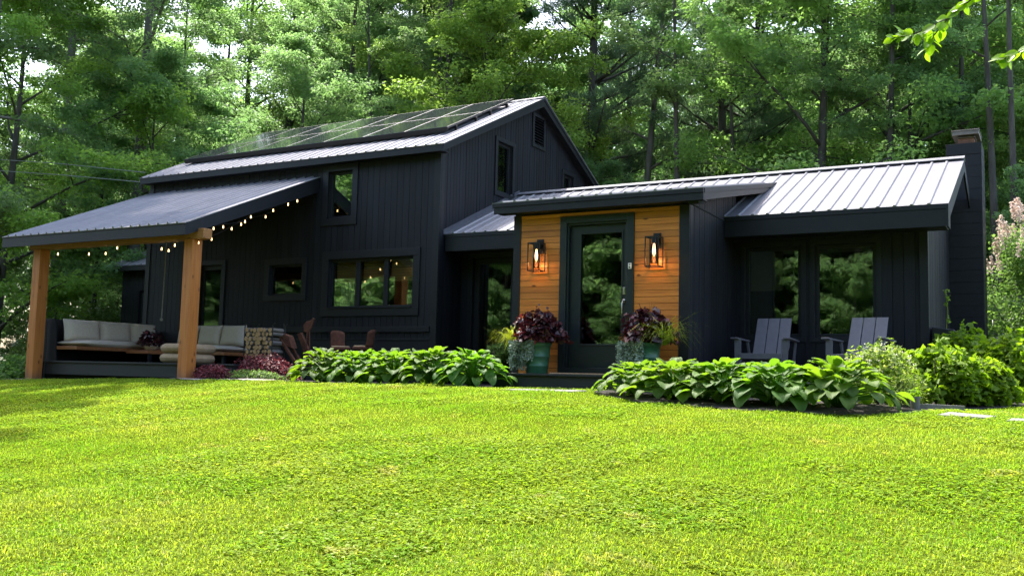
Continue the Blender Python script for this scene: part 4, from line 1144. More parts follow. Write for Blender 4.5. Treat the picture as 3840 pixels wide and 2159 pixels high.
# ------------------------------------------------------------------ hostas
def hosta_mesh(seed, Rr, Hh, n=104, L0=0.215, W0=0.178):
    rg = np.random.default_rng(seed); nt_, nw = 8, 7
    VV = []; FF = []; off = 0; st = MB()
    for i in range(n):
        u = (i + 0.5) / n
        az = i * 2.39996 + rg.uniform(-0.3, 0.3)
        r0 = Rr * (0.10 + 0.62 * u ** 0.8) * rg.uniform(0.85, 1.1)
        z0 = Hh * (0.86 - 0.66 * u ** 1.35) * rg.uniform(0.85, 1.12)
        el = R_(48 - 58 * u + rg.uniform(-16, 16)); bend = R_(48 + 22 * u) * rg.uniform(0.7, 1.2)
        L = L0 * rg.uniform(0.8, 1.15) * (0.75 + 0.3 * u); W = W0 * L / L0 * rg.uniform(0.85, 1.1)
        twist = rg.uniform(-0.35, 0.35)
        o = np.array([math.cos(az), math.sin(az), 0.0]); sd = np.array([-math.sin(az), math.cos(az), 0.0]); up = np.array([0, 0, 1.0])
        p = o * r0 + up * z0
        st.tube([(0.03 * o[0], 0.03 * o[1], 0.0), tuple(o * r0 * 0.4 + up * z0 * 0.75), tuple(p)], [0.008, 0.006, 0.005], 4)
        rows = []
        for a in range(nt_):
            t = a / (nt_ - 1)
            w = W * 0.5 * (np.sin(np.pi * min(t * 0.93 + 0.04, 1.0) ** 0.72) ** 0.75) if t < 0.999 else 0.001
            e = el - bend * t
            d = o * math.cos(e) + up * math.sin(e); nn = -o * math.sin(e) + up * math.cos(e)
            s2 = sd * math.cos(twist * t) + nn * math.sin(twist * t)
            for b in range(nw):
                v = b / (nw - 1) * 2 - 1
                cup = 0.32 * w * abs(v) ** 1.4 + 0.0035 * math.cos(v * 9.4) * (w > 0.02) + 0.006 * math.sin(t * 9 + i) * v
                rows.append(p + s2 * w * v + nn * cup)
            p = p + d * L / (nt_ - 1)
        VV += rows
        for a in range(nt_ - 1):
            for b in range(nw - 1):
                q = off + a * nw + b; FF.append((q, q + 1, q + nw + 1, q + nw))
        off += nt_ * nw
    return arr_mesh('leaves', np.array(VV), np.array(FF), [HOSTA], True), st
hm = [hosta_mesh(s, 0.68, 0.47) for s in (1, 2, 3)]
hproto = []
def hosta(k, x, y, rz, sc, label, grp):
    while len(hproto) <= k: hproto.append(None)
    z = G(x, y) + 0.01
    if hproto[k] is None:
        t = thing('hosta', label, 'hosta', (x, y, z), rz, grp); t.scale = sc
        link('leaves', hm[k][0], t); hm[k][1].build('stems', HOSTA, t); hproto[k] = t
        return t
    return dup(hproto[k], (x, y, z), rz, label, sc, grp)
gl_ = 'hostas in the bed left of the entry step'; gr_ = 'hostas in the bed right of the entry step'
for k, (x, y, rz, s, lb) in enumerate([
    (-0.30, -2.62, 0.2, 0.96, 'leftmost hosta, reaching over the gravel beside the burgundy heath'),
    (0.38, -2.60, 1.3, 0.95, 'second hosta from the left, below the wide casement window'),
    (1.08, -2.66, 2.6, 0.93, 'third hosta from the left, below the black house corner'),
    (1.76, -2.62, 4.0, 0.99, 'large hosta in front of the glazed side door'),
    (2.45, -2.66, 5.1, 0.96, 'hosta against the left end of the entry step')]):
    hosta(k % 3, x, y, rz, (s, s, s * 1.12), lb, gl_)
for k, (x, y, rz, s, lb) in enumerate([
    (5.24, -3.32, 0.9, 0.86, 'hosta hiding the right end of the entry step'),
    (5.84, -3.62, 2.2, 1.0, 'second hosta right of the step, below the dark entry side wall'),
    (6.43, -3.68, 3.6, 1.0, 'hosta in front of the left lounge chair'),
    (7.03, -3.72, 0.1, 1.04, 'hosta midway between the two lounge chairs'),
    (7.70, -3.62, 5.0, 1.1, 'rightmost big hosta, with a long leaf toward the small pot'),
    (5.95, -3.02, 5.6, 0.80, 'smaller hosta in the back of the row, right of the right planter'),
    (6.75, -3.02, 1.4, 0.84, 'half hidden hosta in the back of the right row')]):
    hosta((k + 1) % 3, x, y, rz, (s, s, s * 0.96), lb, gr_)

# ------------------------------------------------------------------ mounds, shrubs and planters
def mound(rg, a, b, h, n, size, wl=0.62, up=0.7, out=0.7, hollow=0.35, droop=0.1):
    az = rg.uniform(0, 6.283, n); u = rg.random(n); el = np.arcsin(u ** 0.8)
    rr = hollow + (1 - hollow) * rg.random(n) ** 0.4
    lump = 1 + 0.16 * np.sin(az * 3 + 1) * np.cos(el * 4) + 0.1 * np.sin(az * 7 + el * 5)
    c = np.stack([a * np.cos(el) * np.cos(az) * rr * lump, b * np.cos(el) * np.sin(az) * rr * lump, h * np.sin(el) * rr * lump + 0.03], 1)
    o = np.stack([np.cos(az), np.sin(az), 0 * az], 1)
    nr = o * out * np.cos(el)[:, None] + np.array([0, 0, up]) + rg.normal(size=(n, 3)) * 0.4
    ax = o + rg.normal(size=(n, 3)) * 0.6; ax[:, 2] -= droop
    L = size * (0.65 + 0.7 * rg.random(n))
    return leaf_cards(c, ax, nr, L, L * wl)
def stems(rg, a, b, h, n, r=0.006):
    m = MB()
    for k in range(n):
        az = rg.uniform(0, 6.283); q = rg.uniform(0.3, 0.9)
        m.tube([(0.04 * math.cos(az), 0.04 * math.sin(az), -0.05), (a * q * 0.6 * math.cos(az), b * q * 0.6 * math.sin(az), h * 0.5), (a * q * math.cos(az), b * q * math.sin(az), h * 0.82)], [r, r * 0.8, r * 0.4], 4)
    return m
def shrub(name, label, cat, loc, a, b, h, n, size, leaf, seed, wl=0.62, flowers=None, group=None, st=14, **kw):
    rg = np.random.default_rng(seed)
    t = thing(name, label, cat, loc, 0, group)
    v = mound(rg, a, b, h, n, size, wl, **kw)
    link('leaves', arr_mesh('leaves', v, quads(len(v) // 4), [leaf]), t)
    stems(rg, a, b, h, st).build('stems', BARK, t)
    if flowers:
        fm, nf, per, rad, fs, top = flowers
        az = rg.uniform(0, 6.283, nf); u = top + (1 - top) * rg.random(nf); el = np.arcsin(u)
        c = np.stack([a * np.cos(el) * np.cos(az), b * np.cos(el) * np.sin(az), h * np.sin(el) * 1.02], 1) * (0.97 + 0.1 * rg.random((nf, 1)))
        fv = cluster_leaves(rg, c, np.full(nf, rad), 1.3, per, fs, 0.6, 0.0)
        link('blossom', arr_mesh('blossom', fv, quads(len(fv) // 4), [fm]), t)
    return t
zz = lambda x, y: G(x, y)
shrub('heather', 'low burgundy heath spreading at the end of the deck', 'shrub', (-1.75, -2.45, zz(-1.75, -2.45)), 0.62, 0.42, 0.40, 2600, 0.045, BURG, 51)
shrub('heather', 'flat burgundy heath tuft in front of the deck corner', 'shrub', (-2.35, -2.98, zz(-2.35, -2.98)), 0.42, 0.22, 0.22, 1300, 0.04, BURG, 52)
shrub('ground_cover', 'low dark green creeping plants beneath the burgundy heath', 'plant', (-1.55, -2.88, zz(-1.55, -2.88)), 0.60, 0.20, 0.13, 1100, 0.04, SHRUBL, 53)
shrub('astrantia', 'airy pale-topped flowering plant right of the hostas', 'flowering plant', (7.98, -2.55, zz(7.98, -2.55)), 0.45, 0.42, 0.68, 4200, 0.05, PALE, 54, flowers=(WHITEF, 70, 7, 0.035, 0.022, 0.35))
shrub('fennel', 'wispy grey-green plant between the last hosta and the small pot', 'plant', (8.28, -2.95, zz(8.28, -2.95)), 0.20, 0.18, 0.36, 1500, 0.05, PALE, 55, wl=0.12)
shrub('hydrangea', 'front hydrangea mound with broad yellow-green leaves, above the edging', 'shrub', (8.55, -1.9, zz(8.55, -1.9)), 0.55, 0.52, 0.66, 2600, 0.10, HYD, 56, wl=0.78, hollow=0.55)
shrub('hydrangea', 'low hydrangea spilling toward the lawn at the right', 'shrub', (8.95, -1.55, zz(8.95, -1.55)), 0.42, 0.42, 0.50, 2000, 0.095, HYD, 57, wl=0.78, hollow=0.55)
shrub('hydrangea', 'tall hydrangea against the side wall by the chimney foot', 'shrub', (8.62, 0.55, zz(8.62, 0.55)), 0.50, 0.72, 0.92, 3200, 0.10, HYD, 58, wl=0.78, hollow=0.55)
shrub('hydrangea', 'big hydrangea mound at the right frame edge', 'shrub', (9.22, -0.15, zz(9.22, -0.15)), 0.50, 0.65, 0.78, 3000, 0.10, HYD, 59, wl=0.78, hollow=0.55)
lil = thing('lilac_tree', 'tall flowering shrub with pink plumes right of the chimney', 'flowering shrub', (9.45, 5.2, zz(9.45, 5.2)))
rg = np.random.default_rng(60)
lc = []; lr = []; tb = MB()
for k in range(70):
    az = rg.uniform(0, 6.283); q = rg.uniform(0.1, 1.0) ** 0.7; hh = rg.uniform(0.5, 3.0) * (1.08 - 0.35 * q)
    pt_ = np.array([0.95 * q * math.cos(az), 0.95 * q * math.sin(az), hh]); lc += [pt_, pt_ * np.array([0.8, 0.8, 0.85])]; lr += [0.34, 0.3]
    if k < 12: tb.tube([(0.05 * math.cos(az), 0.05 * math.sin(az), -0.1), tuple(pt_ * np.array([0.45, 0.45, 0.5])), tuple(pt_)], [0.03, 0.02, 0.008], 5)
v = cluster_leaves(rg, np.array(lc), np.array(lr), 0.9, 110, 0.062, 0.6)
link('crown', arr_mesh('crown', v, quads(len(v) // 4), [SHRUBL]), lil); tb.build('trunk', BARKG, lil)
fc = []
for k in range(90):
    az = rg.uniform(0, 6.283); u = rg.uniform(0.3, 1.0) ** 0.7; q = math.sqrt(max(0, 1 - u * u)) * 0.9 + 0.12
    base = np.array([0.82 * q * math.cos(az), 0.82 * q * math.sin(az), 1.2 + 2.05 * u])
    dirn = np.array([0.3 * math.cos(az), 0.3 * math.sin(az), 0.9])
    for s in range(5): fc.append((base + dirn * 0.055 * s, 0.07 - 0.010 * s))
v = cluster_leaves(rg, np.array([f[0] for f in fc]), np.array([f[1] for f in fc]), 1.0, 16, 0.036, 0.5, 0)
link('blossom', arr_mesh('blossom', v, quads(len(v) // 4), [PINKF]), lil)
shrub('catmint', 'lavender-flowered clump at the foot of the pink flowering shrub', 'flowering plant', (9.0, 2.6, zz(9.0, 2.6)), 0.34, 0.34, 0.86, 2200, 0.05, SILVER, 61, wl=0.3, flowers=(LILACF, 60, 9, 0.05, 0.03, 0.45))
shrub('viburnum', 'white flowering bush behind the left end of the sofa', 'flowering shrub', (-12.4, 2.6, zz(-12.4, 2.6)), 1.15, 1.1, 2.0, 6000, 0.10, SHRUBL, 62, flowers=(WHITEF, 46, 12, 0.10, 0.05, 0.1))
shrub('viburnum', 'white flowering bush behind the left porch post', 'flowering shrub', (-11.6, 0.4, zz(-11.6, 0.4)), 0.95, 0.9, 1.25, 4200, 0.09, SHRUBL, 63, flowers=(WHITEF, 26, 12, 0.09, 0.05, 0.1))
shrub('fern_clump', 'dark green low growth at the left frame edge', 'plant', (-9.6, -1.2, zz(-9.6, -1.2)), 1.3, 0.6, 0.55, 2600, 0.11, SHRUBL, 64)
# dark corner planter with a dried stalk
bp = thing('corner_planter', 'black planter box with a dried flower stalk at the wing corner', 'planter', (8.30, 1.15, 0))
q = MB(); q.hexa([(-0.15, -0.28, -0.12), (0.15, -0.28, -0.12), (0.15, 0.28, -0.12), (-0.15, 0.28, -0.12), (-0.15, -0.28, 0.90), (0.15, -0.28, 0.86), (0.15, 0.28, 0.86), (-0.15, 0.28, 0.90)]); q.build('box', BLACKM, bp, bevel=0.01)
q = MB(); q.tube([(0.02, 0, 0.85), (0.05, -0.02, 1.15), (0.03, -0.02, 1.42)], [0.006, 0.005, 0.004], 5)
q.build('stalk', LIME, bp)
rg = np.random.default_rng(70)
v = cluster_leaves(rg, np.array([(0.03, -0.02, 1.40), (0.06, -0.02, 1.34), (0.02, -0.02, 1.24), (0.06, -0.03, 1.02)]), np.array([0.05, 0.04, 0.03, 0.04]), 1.6, 14, 0.045, 0.4, 0)
link('seed_head', arr_mesh('seed_head', v, quads(len(v) // 4), [PALE]), bp)
sp_ = thing('flower_pot', 'small grey pot at the end of the hosta row', 'pot', (8.415, -3.2, G(8.415, -3.2) - 0.02))
q = MB(); q.lathe([(0.040, 0), (0.052, 0.15), (0.056, 0.15), (0.056, 0.17), (0.046, 0.17), (0.044, 0.13)]); q.build('pot', mat('grey_pot_clay', (0.10, 0.10, 0.09), (0.16, 0.155, 0.14), 0.8), sp_, smooth=False)
v = mound(rg, 0.06, 0.06, 0.09, 40, 0.05); v[:, 2] += 0.14; link('plant', arr_mesh('plant', v, quads(len(v) // 4), [HYD]), sp_)

POT = [(0.150, 0.0), (0.158, 0.01), (0.166, 0.10), (0.172, 0.105), (0.172, 0.118), (0.168, 0.123), (0.180, 0.235), (0.187, 0.24), (0.187, 0.255), (0.183, 0.26), (0.195, 0.40), (0.207, 0.405), (0.209, 0.455), (0.198, 0.46), (0.190, 0.42), (0.180, 0.41)]
def planter(x, y, seed, lab, side):
    z = 0.076
    t = thing('planter_pot', 'green ringed glazed pot %s' % lab[0], 'planter', (x, y, z), 0, 'green pots flanking the front door')
    q = MB(); q.lathe(POT, n=40); q.build('pot', GREENPOT, t, smooth=True)
    q = MB(); q.lathe([(0.185, 0.37), (0.182, 0.40), (0.05, 0.41)], n=24); q.build('soil', SOIL, t)
    rg = np.random.default_rng(seed)
    # coral bells
    h = thing('coral_bells', 'dark plum coral bells %s' % lab[1], 'plant', (x + 0.02, y + 0.02, z + 0.42))
    v1 = mound(rg, 0.38, 0.32, 0.46, 1500, 0.072, 0.85, hollow=0.5); v2 = mound(rg, 0.38, 0.33, 0.28, 46, 0.15, 0.85, hollow=0.95)
    v = np.concatenate([v1, v2]); link('leaves', arr_mesh('leaves', v, quads(len(v) // 4), [PLUM]), h)
    stems(rg, 0.3, 0.25, 0.36, 18, 0.004).build('stems', PLUM, h)
    if side > 0:
        q = MB()
        for k in range(9):
            a = rg.uniform(0, 6.283); q.tube([(0, 0, 0.25), (0.08 * math.cos(a), 0.06 * math.sin(a), 0.45), (0.14 * math.cos(a), 0.1 * math.sin(a), rg.uniform(0.5, 0.62))], [0.003, 0.002, 0.0015], 4)
        q.build('flower_stalks', RUST, h)
    # trailing silver plant
    s = thing('trailing_plant', 'silvery trailing plant hanging over %s' % lab[2], 'plant', (x, y, z + 0.40))
    cs = []
    ws = MB()
    for k in range(150):
        a = rg.uniform(math.pi * 0.80, math.pi * 1.56); r = rg.uniform(0.19, 0.40) if a < math.pi * 1.3 else rg.uniform(0.19, 0.27); ln = rg.uniform(0.16, 0.44) * (1.0 if a < math.pi * 1.35 else 0.7)
        pts_ = [(0.12 * math.cos(a), 0.12 * math.sin(a), 0.05), (r * math.cos(a), r * math.sin(a), 0.06)]
        m_ = int(ln / 0.022)
        for i in range(m_):
            p_ = np.array([(r + 0.012 * math.sin(i * 0.9 + k)) * math.cos(a + 0.03 * math.sin(i * 0.5 + k)), (r + 0.012 * math.sin(i * 0.7)) * math.sin(a), 0.05 - i * 0.022]); cs.append(p_); pts_.append(tuple(p_))
        ws.tube(pts_, 0.0018, 3)
    cs = np.array(cs); n = len(cs) * 3
    c = np.repeat(cs, 3, 0) + rg.normal(size=(n, 3)) * 0.012
    o_ = np.stack([c[:, 0], c[:, 1], np.zeros(n)], 1)
    v = leaf_cards(c, rvec(rg, n) + np.array([0, 0, -0.5]), unit(o_) + rg.normal(size=(n, 3)) * 0.5, 0.026 + 0.010 * rg.random(n), 0.024, 0.1)
    link('leaves', arr_mesh('leaves', v, quads(len(v) // 4), [SILVER]), s); ws.build('stems', SILVER, s)
    # lime grass
    gsc = 1.45 if side > 0 else 1.1
    gx = (0.30, -0.08) if side > 0 else (-0.42, 0.02)
    gthing = thing('ornamental_grass', 'arching lime-green grass %s' % lab[3], 'ornamental grass', (x + gx[0], y + gx[1], z + 0.42))
    bl = []
    for k in range(380):
        a = rg.uniform(0, 6.283); L = rg.uniform(0.16, 0.46) * gsc; sp = rg.uniform(0.15, 1.15); hh = rg.uniform(0.22, 0.62); dr = rg.uniform(-0.45, 0.12) * sp
        tw_ = rg.uniform(-0.35, 0.35); o = np.array([math.cos(a), math.sin(a), 0]); o2 = np.array([math.cos(a + tw_), math.sin(a + tw_), 0]); sd = np.array([-math.sin(a), math.cos(a), 0]) * rg.uniform(0.0018, 0.0034)
        p0 = o * 0.03 * rg.random(); p1 = p0 + o * L * 0.30 * sp + np.array([0, 0, L * hh * 0.8]); p2 = p1 + o2 * L * 0.36 * sp + np.array([0, 0, L * (hh * 0.25 + dr * 0.4)]); p3 = p2 + o2 * L * 0.26 * sp + np.array([0, 0, L * dr])
        for (a0, a1, w0, w1) in ((p0, p1, 0.8, 1), (p1, p2, 1, 0.8), (p2, p3, 0.8, 0.1)):
            bl += [a0 - sd * w0, a0 + sd * w0, a1 + sd * w1, a1 - sd * w1]
    link('blades', arr_mesh('blades', np.array(bl), quads(len(bl) // 4), [LIME]), gthing)
planter(3.10, -1.92, 81, ('left of the front door', 'in the pot left of the front door', 'the left green pot', 'at the left rim of the left pot'), -1)
planter(4.80, -1.92, 82, ('right of the front door, half hidden by hostas', 'in the pot right of the front door', 'the right green pot', 'drooping from the right pot'), 1)
fx = thing('coleus', 'small red and yellow leafed plant at the left rim of the right pot', 'plant', (4.62, -2.02, 0.50))
rg = np.random.default_rng(83); v = mound(rg, 0.16, 0.12, 0.17, 150, 0.05); link('leaves', arr_mesh('leaves', v, quads(len(v) // 4), [leafmat('coleus_leaf', (0.18, 0.16, 0.03), (0.30, 0.10, 0.05), (1.4, 1.2, 0.8), 0.25, c3=(0.40, 0.07, 0.06))]), fx)
stems(rg, 0.12, 0.1, 0.14, 8, 0.003).build('stems', LIME, fx)

# ------------------------------------------------------------------ wall lanterns
def lantern(cx_, label):
    t = thing('wall_lantern', label, 'wall lantern', (cx_, EY - 0.0232, 1.62), 0, 'lanterns beside the front door')
    q = MB(); q.box(-0.058, 0.058, -0.022, 0, 0.285, 0.505); q.build('back_plate', BLACKM, t, bevel=0.003)
    q = MB(); q.box(-0.03, 0.03, -0.07, -0.022, 0.36, 0.43); q.lathe([(0.034, 0.335), (0.034, 0.435)], (0, -0.135, 0), 16); q.box(-0.02, 0.02, -0.135, -0.07, 0.38, 0.42)
    q.build('socket', BLACKM, t)
    q = MB(); b = 0.015; x0, x1, y0, y1, z0, z1 = -0.105, 0.105, -0.235, -0.035, 0.0, 0.435
    for (x, y) in ((x0, y0), (x1 - b, y0), (x0, y1 - b), (x1 - b, y1 - b)): q.box(x, x + b, y, y + b, z0 + b, z1 - b)
    for z in (z0, z1 - b):
        q.box(x0, x1, y0, y0 + b, z, z + b); q.box(x0, x1, y1 - b, y1, z, z + b); q.box(x0, x0 + b, y0 + b, y1 - b, z, z + b); q.box(x1 - b, x1, y0 + b, y1 - b, z, z + b)
    q.box(x0 + b, x1 - b, -0.139, -0.131, z1 - b, z1)
    q.build('cage', BLACKM, t)
    q = MB(); q.lathe([(0.052, 0.06), (0.052, 0.33), (0.049, 0.33), (0.049, 0.06)], (0, -0.135, 0), 24); q.build('glass_shade', LAMPGLASS, t, smooth=True)
    q = MB(); q.lathe([(0.010, 0.335), (0.014, 0.30), (0.020, 0.25), (0.017, 0.20), (0.005, 0.165)], (0, -0.135, 0), 14); q.build('bulb', LANTB, t, smooth=True)
    l = bpy.data.lights.new('lantern_light', 'POINT'); l.energy = 0.75; l.color = (1.0, 0.52, 0.18); l.shadow_soft_size = 0.03
    lo = bpy.data.objects.new('lantern_light', l); COL.objects.link(lo); lo.parent = t; lo.location = (0, -0.135, 0.12)
lantern(2.885, 'lit black cage lantern on the cedar left of the door')
lantern(4.782, 'lit black cage lantern on the cedar right of the door')

# ------------------------------------------------------------------ lounge chairs
def lounge(label, loc, rz):
    t = thing('lounge_chair', label, 'lounge chair', loc, rz, 'lounge chairs under the wing eave')
    for k in range(3):
        x0 = -0.262 + k * 0.178; x1 = x0 + 0.168
        q = MB()
        fl = (x0 - (0.0), x1)
        q.prism([(x0 * 1.0, 0.18, 0.30), (x1 * 1.0, 0.18, 0.30), (x1 * 0.97, 0.50, 0.945), (x0 * 0.97, 0.50, 0.945)], (0, 0.022, 0.006)); q.build('back_slat', CHAIRM, t, bevel=0.004)
    q = MB()
    for k in range(5): q.prism([(-0.262, -0.32 + k * 0.105, 0.372 - k * 0.022), (0.262, -0.32 + k * 0.105, 0.372 - k * 0.022), (0.262, -0.22 + k * 0.105, 0.352 - k * 0.022), (-0.262, -0.22 + k * 0.105, 0.352 - k * 0.022)], (0, 0.002, 0.02))
    q.build('seat', CHAIRM, t)
    q = MB(); q.box(-0.30, 0.30, -0.345, -0.322, 0.315, 0.395); q.build('front_board', CHAIRM, t, bevel=0.003)
    for s in (-1, 1):
        q = MB(); q.prism([(s * 0.32, -0.36, 0.60), (s * 0.43, -0.36, 0.60), (s * 0.40, 0.36, 0.585), (s * 0.33, 0.36, 0.585)], (0, 0, 0.022)); q.build('armrest', CHAIRM, t, bevel=0.003)
        q = MB(); q.box(s * 0.335 - 0.045, s * 0.335 + 0.045, -0.318, -0.293, 0.0, 0.598); q.prism([(s * 0.375 - 0.011, -0.30, 0.60), (s * 0.375 - 0.011, -0.22, 0.60), (s * 0.375 - 0.011, -0.22, 0.50), (s * 0.375 - 0.011, -0.30, 0.42)], (0.022, 0, 0)); q.build('front_leg', CHAIRM, t)
        q = MB(); q.beam((s * 0.29, -0.32, 0.32), (s * 0.29, 0.52, 0.03), 0.025, 0.11); q.beam((s * 0.355, 0.30, 0.585), (s * 0.300, 0.36, 0.10), 0.025, 0.07, (0, 1, 0)); q.build('rear_leg', CHAIRM, t)
    q = MB(); q.box(-0.25, 0.25, 0.42, 0.445, 0.72, 0.78); q.build('back_rail', CHAIRM, t)
    return t
c1 = lounge('dark slatted lounge chair on the left, below the window with the blind', (6.05, -0.35, 0.046), R_(1))
dup(c1, (7.36, -0.35, 0.046), R_(-6), 'dark slatted lounge chair on the right, angled toward the other')

# ------------------------------------------------------------------ sofa and deck things
DZ = 0.121
def cushion(mb, c, ax_u, ax_v, ax_n, w, h, th, n=9):
    """puffed cushion: centre c, half sizes w,h along ax_u, ax_v, thickness th along ax_n"""
    c, u_, v_, n_ = (np.array(x, float) for x in (c, ax_u, ax_v, ax_n))
    vs = []
    for sgn in (1, -1):
        for i in range(n):
            for j in range(n):
                a = -1 + 2 * i / (n - 1); b = -1 + 2 * j / (n - 1)
                e = (max(0, 1 - abs(a) ** 5) * max(0, 1 - abs(b) ** 5)) ** 0.42
                pin = 1 - 0.05 * (a * a * (1 - b * b) + b * b * (1 - a * a)) * 0.6
                vs.append(tuple(c + u_ * w * a * pin + v_ * h * b * pin + n_ * sgn * th * (0.12 + 0.88 * e)))
    fs = []
    N = n * n
    for i in range(n - 1):
        for j in range(n - 1):
            q = i * n + j; fs.append((q, q + 1, q + n + 1, q + n)); fs.append((N + q, N + q + n, N + q + n + 1, N + q + 1))
    ring = [i * n for i in range(n)] + [(n - 1) * n + j for j in range(1, n)] + [i * n + n - 1 for i in range(n - 2, -1, -1)] + [j for j in range(n - 2, 0, -1)]
    for a, b in zip(ring, ring[1:] + ring[:1]): fs.append((a, b, N + b, N + a))
    mb.add(vs, fs)
sf = thing('outdoor_sofa', 'corner outdoor sofa with grey cushions on a teak platform under the porch', 'sofa', (0, 0, 0))
q = MB(); q.box(-7.10, -6.20, -2.72, -0.35, 0.335, 0.40); q.box(-6.199, -4.05, -1.12, -0.35, 0.300, 0.365); q.box(-6.199, -5.55, -1.62, -1.121, 0.300, 0.365)
q.build('platform', TEAK, sf, bevel=0.006)
for (x0, x1, y0, y1) in ((-7.05, -6.98, -2.66, -2.59), (-6.30, -6.24, -1.2, -1.14), (-7.05, -6.98, -0.5, -0.43), (-4.18, -4.12, -1.06, -1.0), (-4.18, -4.12, -0.5, -0.44), (-5.3, -5.24, -1.06, -1.0), (-5.62, -5.57, -1.58, -1.52)):
    q = MB(); q.box(x0, x1, y0, y1, DZ, 0.334 if x1 < -6.2 else 0.299); q.build('leg', BLACKM, sf)
q = MB(); q.box(-7.16, -7.11, -2.74, -0.30, DZ, 0.92); q.prism([(-7.10, -2.74, DZ), (-6.75, -2.74, DZ), (-6.85, -2.74, 0.92), (-7.10, -2.74, 0.92)], (0, 0.03, 0)); q.box(-7.109, -4.0, -0.345, -0.30, DZ, 0.80)
q.build('back_panel', TRIM, sf)
def sofa_c(name, *a):
    q = MB(); cushion(q, *a); q.build(name, CUSH, sf, smooth=True)
sofa_c('seat_cushion', (-6.55, -1.55, 0.462), (1, 0, 0), (0, 1, 0), (0, 0, 1), 0.40, 1.10, 0.075)
sofa_c('seat_cushion', (-5.02, -0.76, 0.428), (1, 0, 0), (0, 1, 0), (0, 0, 1), 0.93, 0.36, 0.075)
for y, hw in ((-2.18, 0.40), (-1.42, 0.36), (-0.74, 0.33)):
    sofa_c('back_cushion', (-6.80, y, 0.715), (0, 1, 0), (-0.16, 0, 0.985), (0.985, 0, 0.16), hw, 0.215, 0.095)
for x, hw in ((-5.72, 0.28), (-5.10, 0.31), (-4.47, 0.32)):
    sofa_c('back_cushion', (x, -0.50, 0.70), (1, 0, 0), (0, 0.16, 0.985), (0, -0.985, 0.16), hw, 0.21, 0.09)
pf = [(0.02, 0.0), (0.40, 0.002), (0.455, 0.035), (0.47, 0.085), (0.455, 0.135), (0.40, 0.168), (0.02, 0.17)]
for k, lb in enumerate(('lower round tan pouf cushion behind the right porch post', 'upper round tan pouf cushion, stacked on the other one')):
    t = thing('pouf', lb, 'pouf', (-3.78 + 0.01 * k, -2.25, DZ + 0.172 * k + 0.001), 0, 'stacked poufs on the deck')
    q = MB(); q.lathe([(r * 1.0, z) for r, z in pf], n=40); q.build('cushion', POUF, t, smooth=True)
    q = MB(); q.lathe([(0.466, 0.078), (0.474, 0.082), (0.474, 0.090), (0.466, 0.094)], n=40); q.build('piping', POUF, t, smooth=True)
tp = thing('table_plant', 'dark red leafy plant in a small bowl on the teak corner of the sofa', 'potted plant', (-5.78, -1.38, 0.366))
q = MB(); q.lathe([(0.07, 0), (0.10, 0.02), (0.14, 0.09), (0.13, 0.09), (0.10, 0.05)]); q.build('bowl', POUF, tp, smooth=True)
rg = np.random.default_rng(90); v = mound(rg, 0.26, 0.24, 0.30, 260, 0.085, 0.7); v[:, 2] += 0.06; link('leaves', arr_mesh('leaves', v, quads(len(v) // 4), [PLUM]), tp)
# firewood rack
fr = thing('firewood_rack', 'black steel firewood rack at the right end of the deck', 'firewood rack', (-2.52, -1.66, DZ))
q = MB()
for (x, y) in ((-0.33, -0.16), (0.33, -0.16), (-0.33, 0.16), (0.33, 0.16)): q.tube([(x, y, 0), (x, y, 0.70), (x + 0.02, y, 0.725), (x + 0.06, y, 0.722)], 0.011, 8)
q.build('uprights', BLACKM, fr)
q = MB(); q.box(-0.32, 0.32, -0.17, 0.17, 0.0, 0.118); q.build('tray', RUST, fr, bevel=0.004)
logm = []
for s in range(3):
    rd = random.Random(s); q = MB(); pr_ = []
    n = 11; rr = [rd.uniform(0.88, 1.08) for _ in range(n)]
    for y, sc in ((-0.16, 1.0), (0.16, 1.0)):
        for k in range(n): pr_.append((math.cos(k * 6.283 / n) * rr[k] * sc, y, math.sin(k * 6.283 / n) * rr[k] * sc))
    q.add(pr_, [tuple(range(n))] + [tuple(range(n, 2 * n))[::-1]] + [(k, (k + 1) % n, n + (k + 1) % n, n + k) for k in range(n)])
    o = q.build('firewood_log', LOGEND); o.data.materials.append(BARKG)
    for p_ in o.data.polygons:
        if len(p_.vertices) == 4: p_.material_index = 1
    logm.append(o)
rd = random.Random(4); k = 0
r = 0.043; row = 0; z = DZ + 0.119 + r
while z < DZ + 0.66:
    x = -2.52 - 0.275 + (r if row % 2 else 0)
    while x < -2.52 + 0.30:
        src = logm[k % 3]
        o = src if k < 3 else src.copy()
        if k >= 3: COL.objects.link(o)
        sc = r * rd.uniform(0.70, 1.04)
        o.scale = (sc, 1.0, sc); o.location = (x + rd.uniform(-.005, .005), -1.66 + rd.uniform(-.025, .025), z + rd.uniform(-.004, .004)); o.rotation_euler = (0, rd.uniform(0, 6), rd.uniform(-.03, .03))
        tag(o, 'round pale-ended firewood log stacked in the black rack', 'firewood log', 'firewood logs stacked in the rack'); k += 1
        x += 2 * r
    z += r * 1.76; row += 1
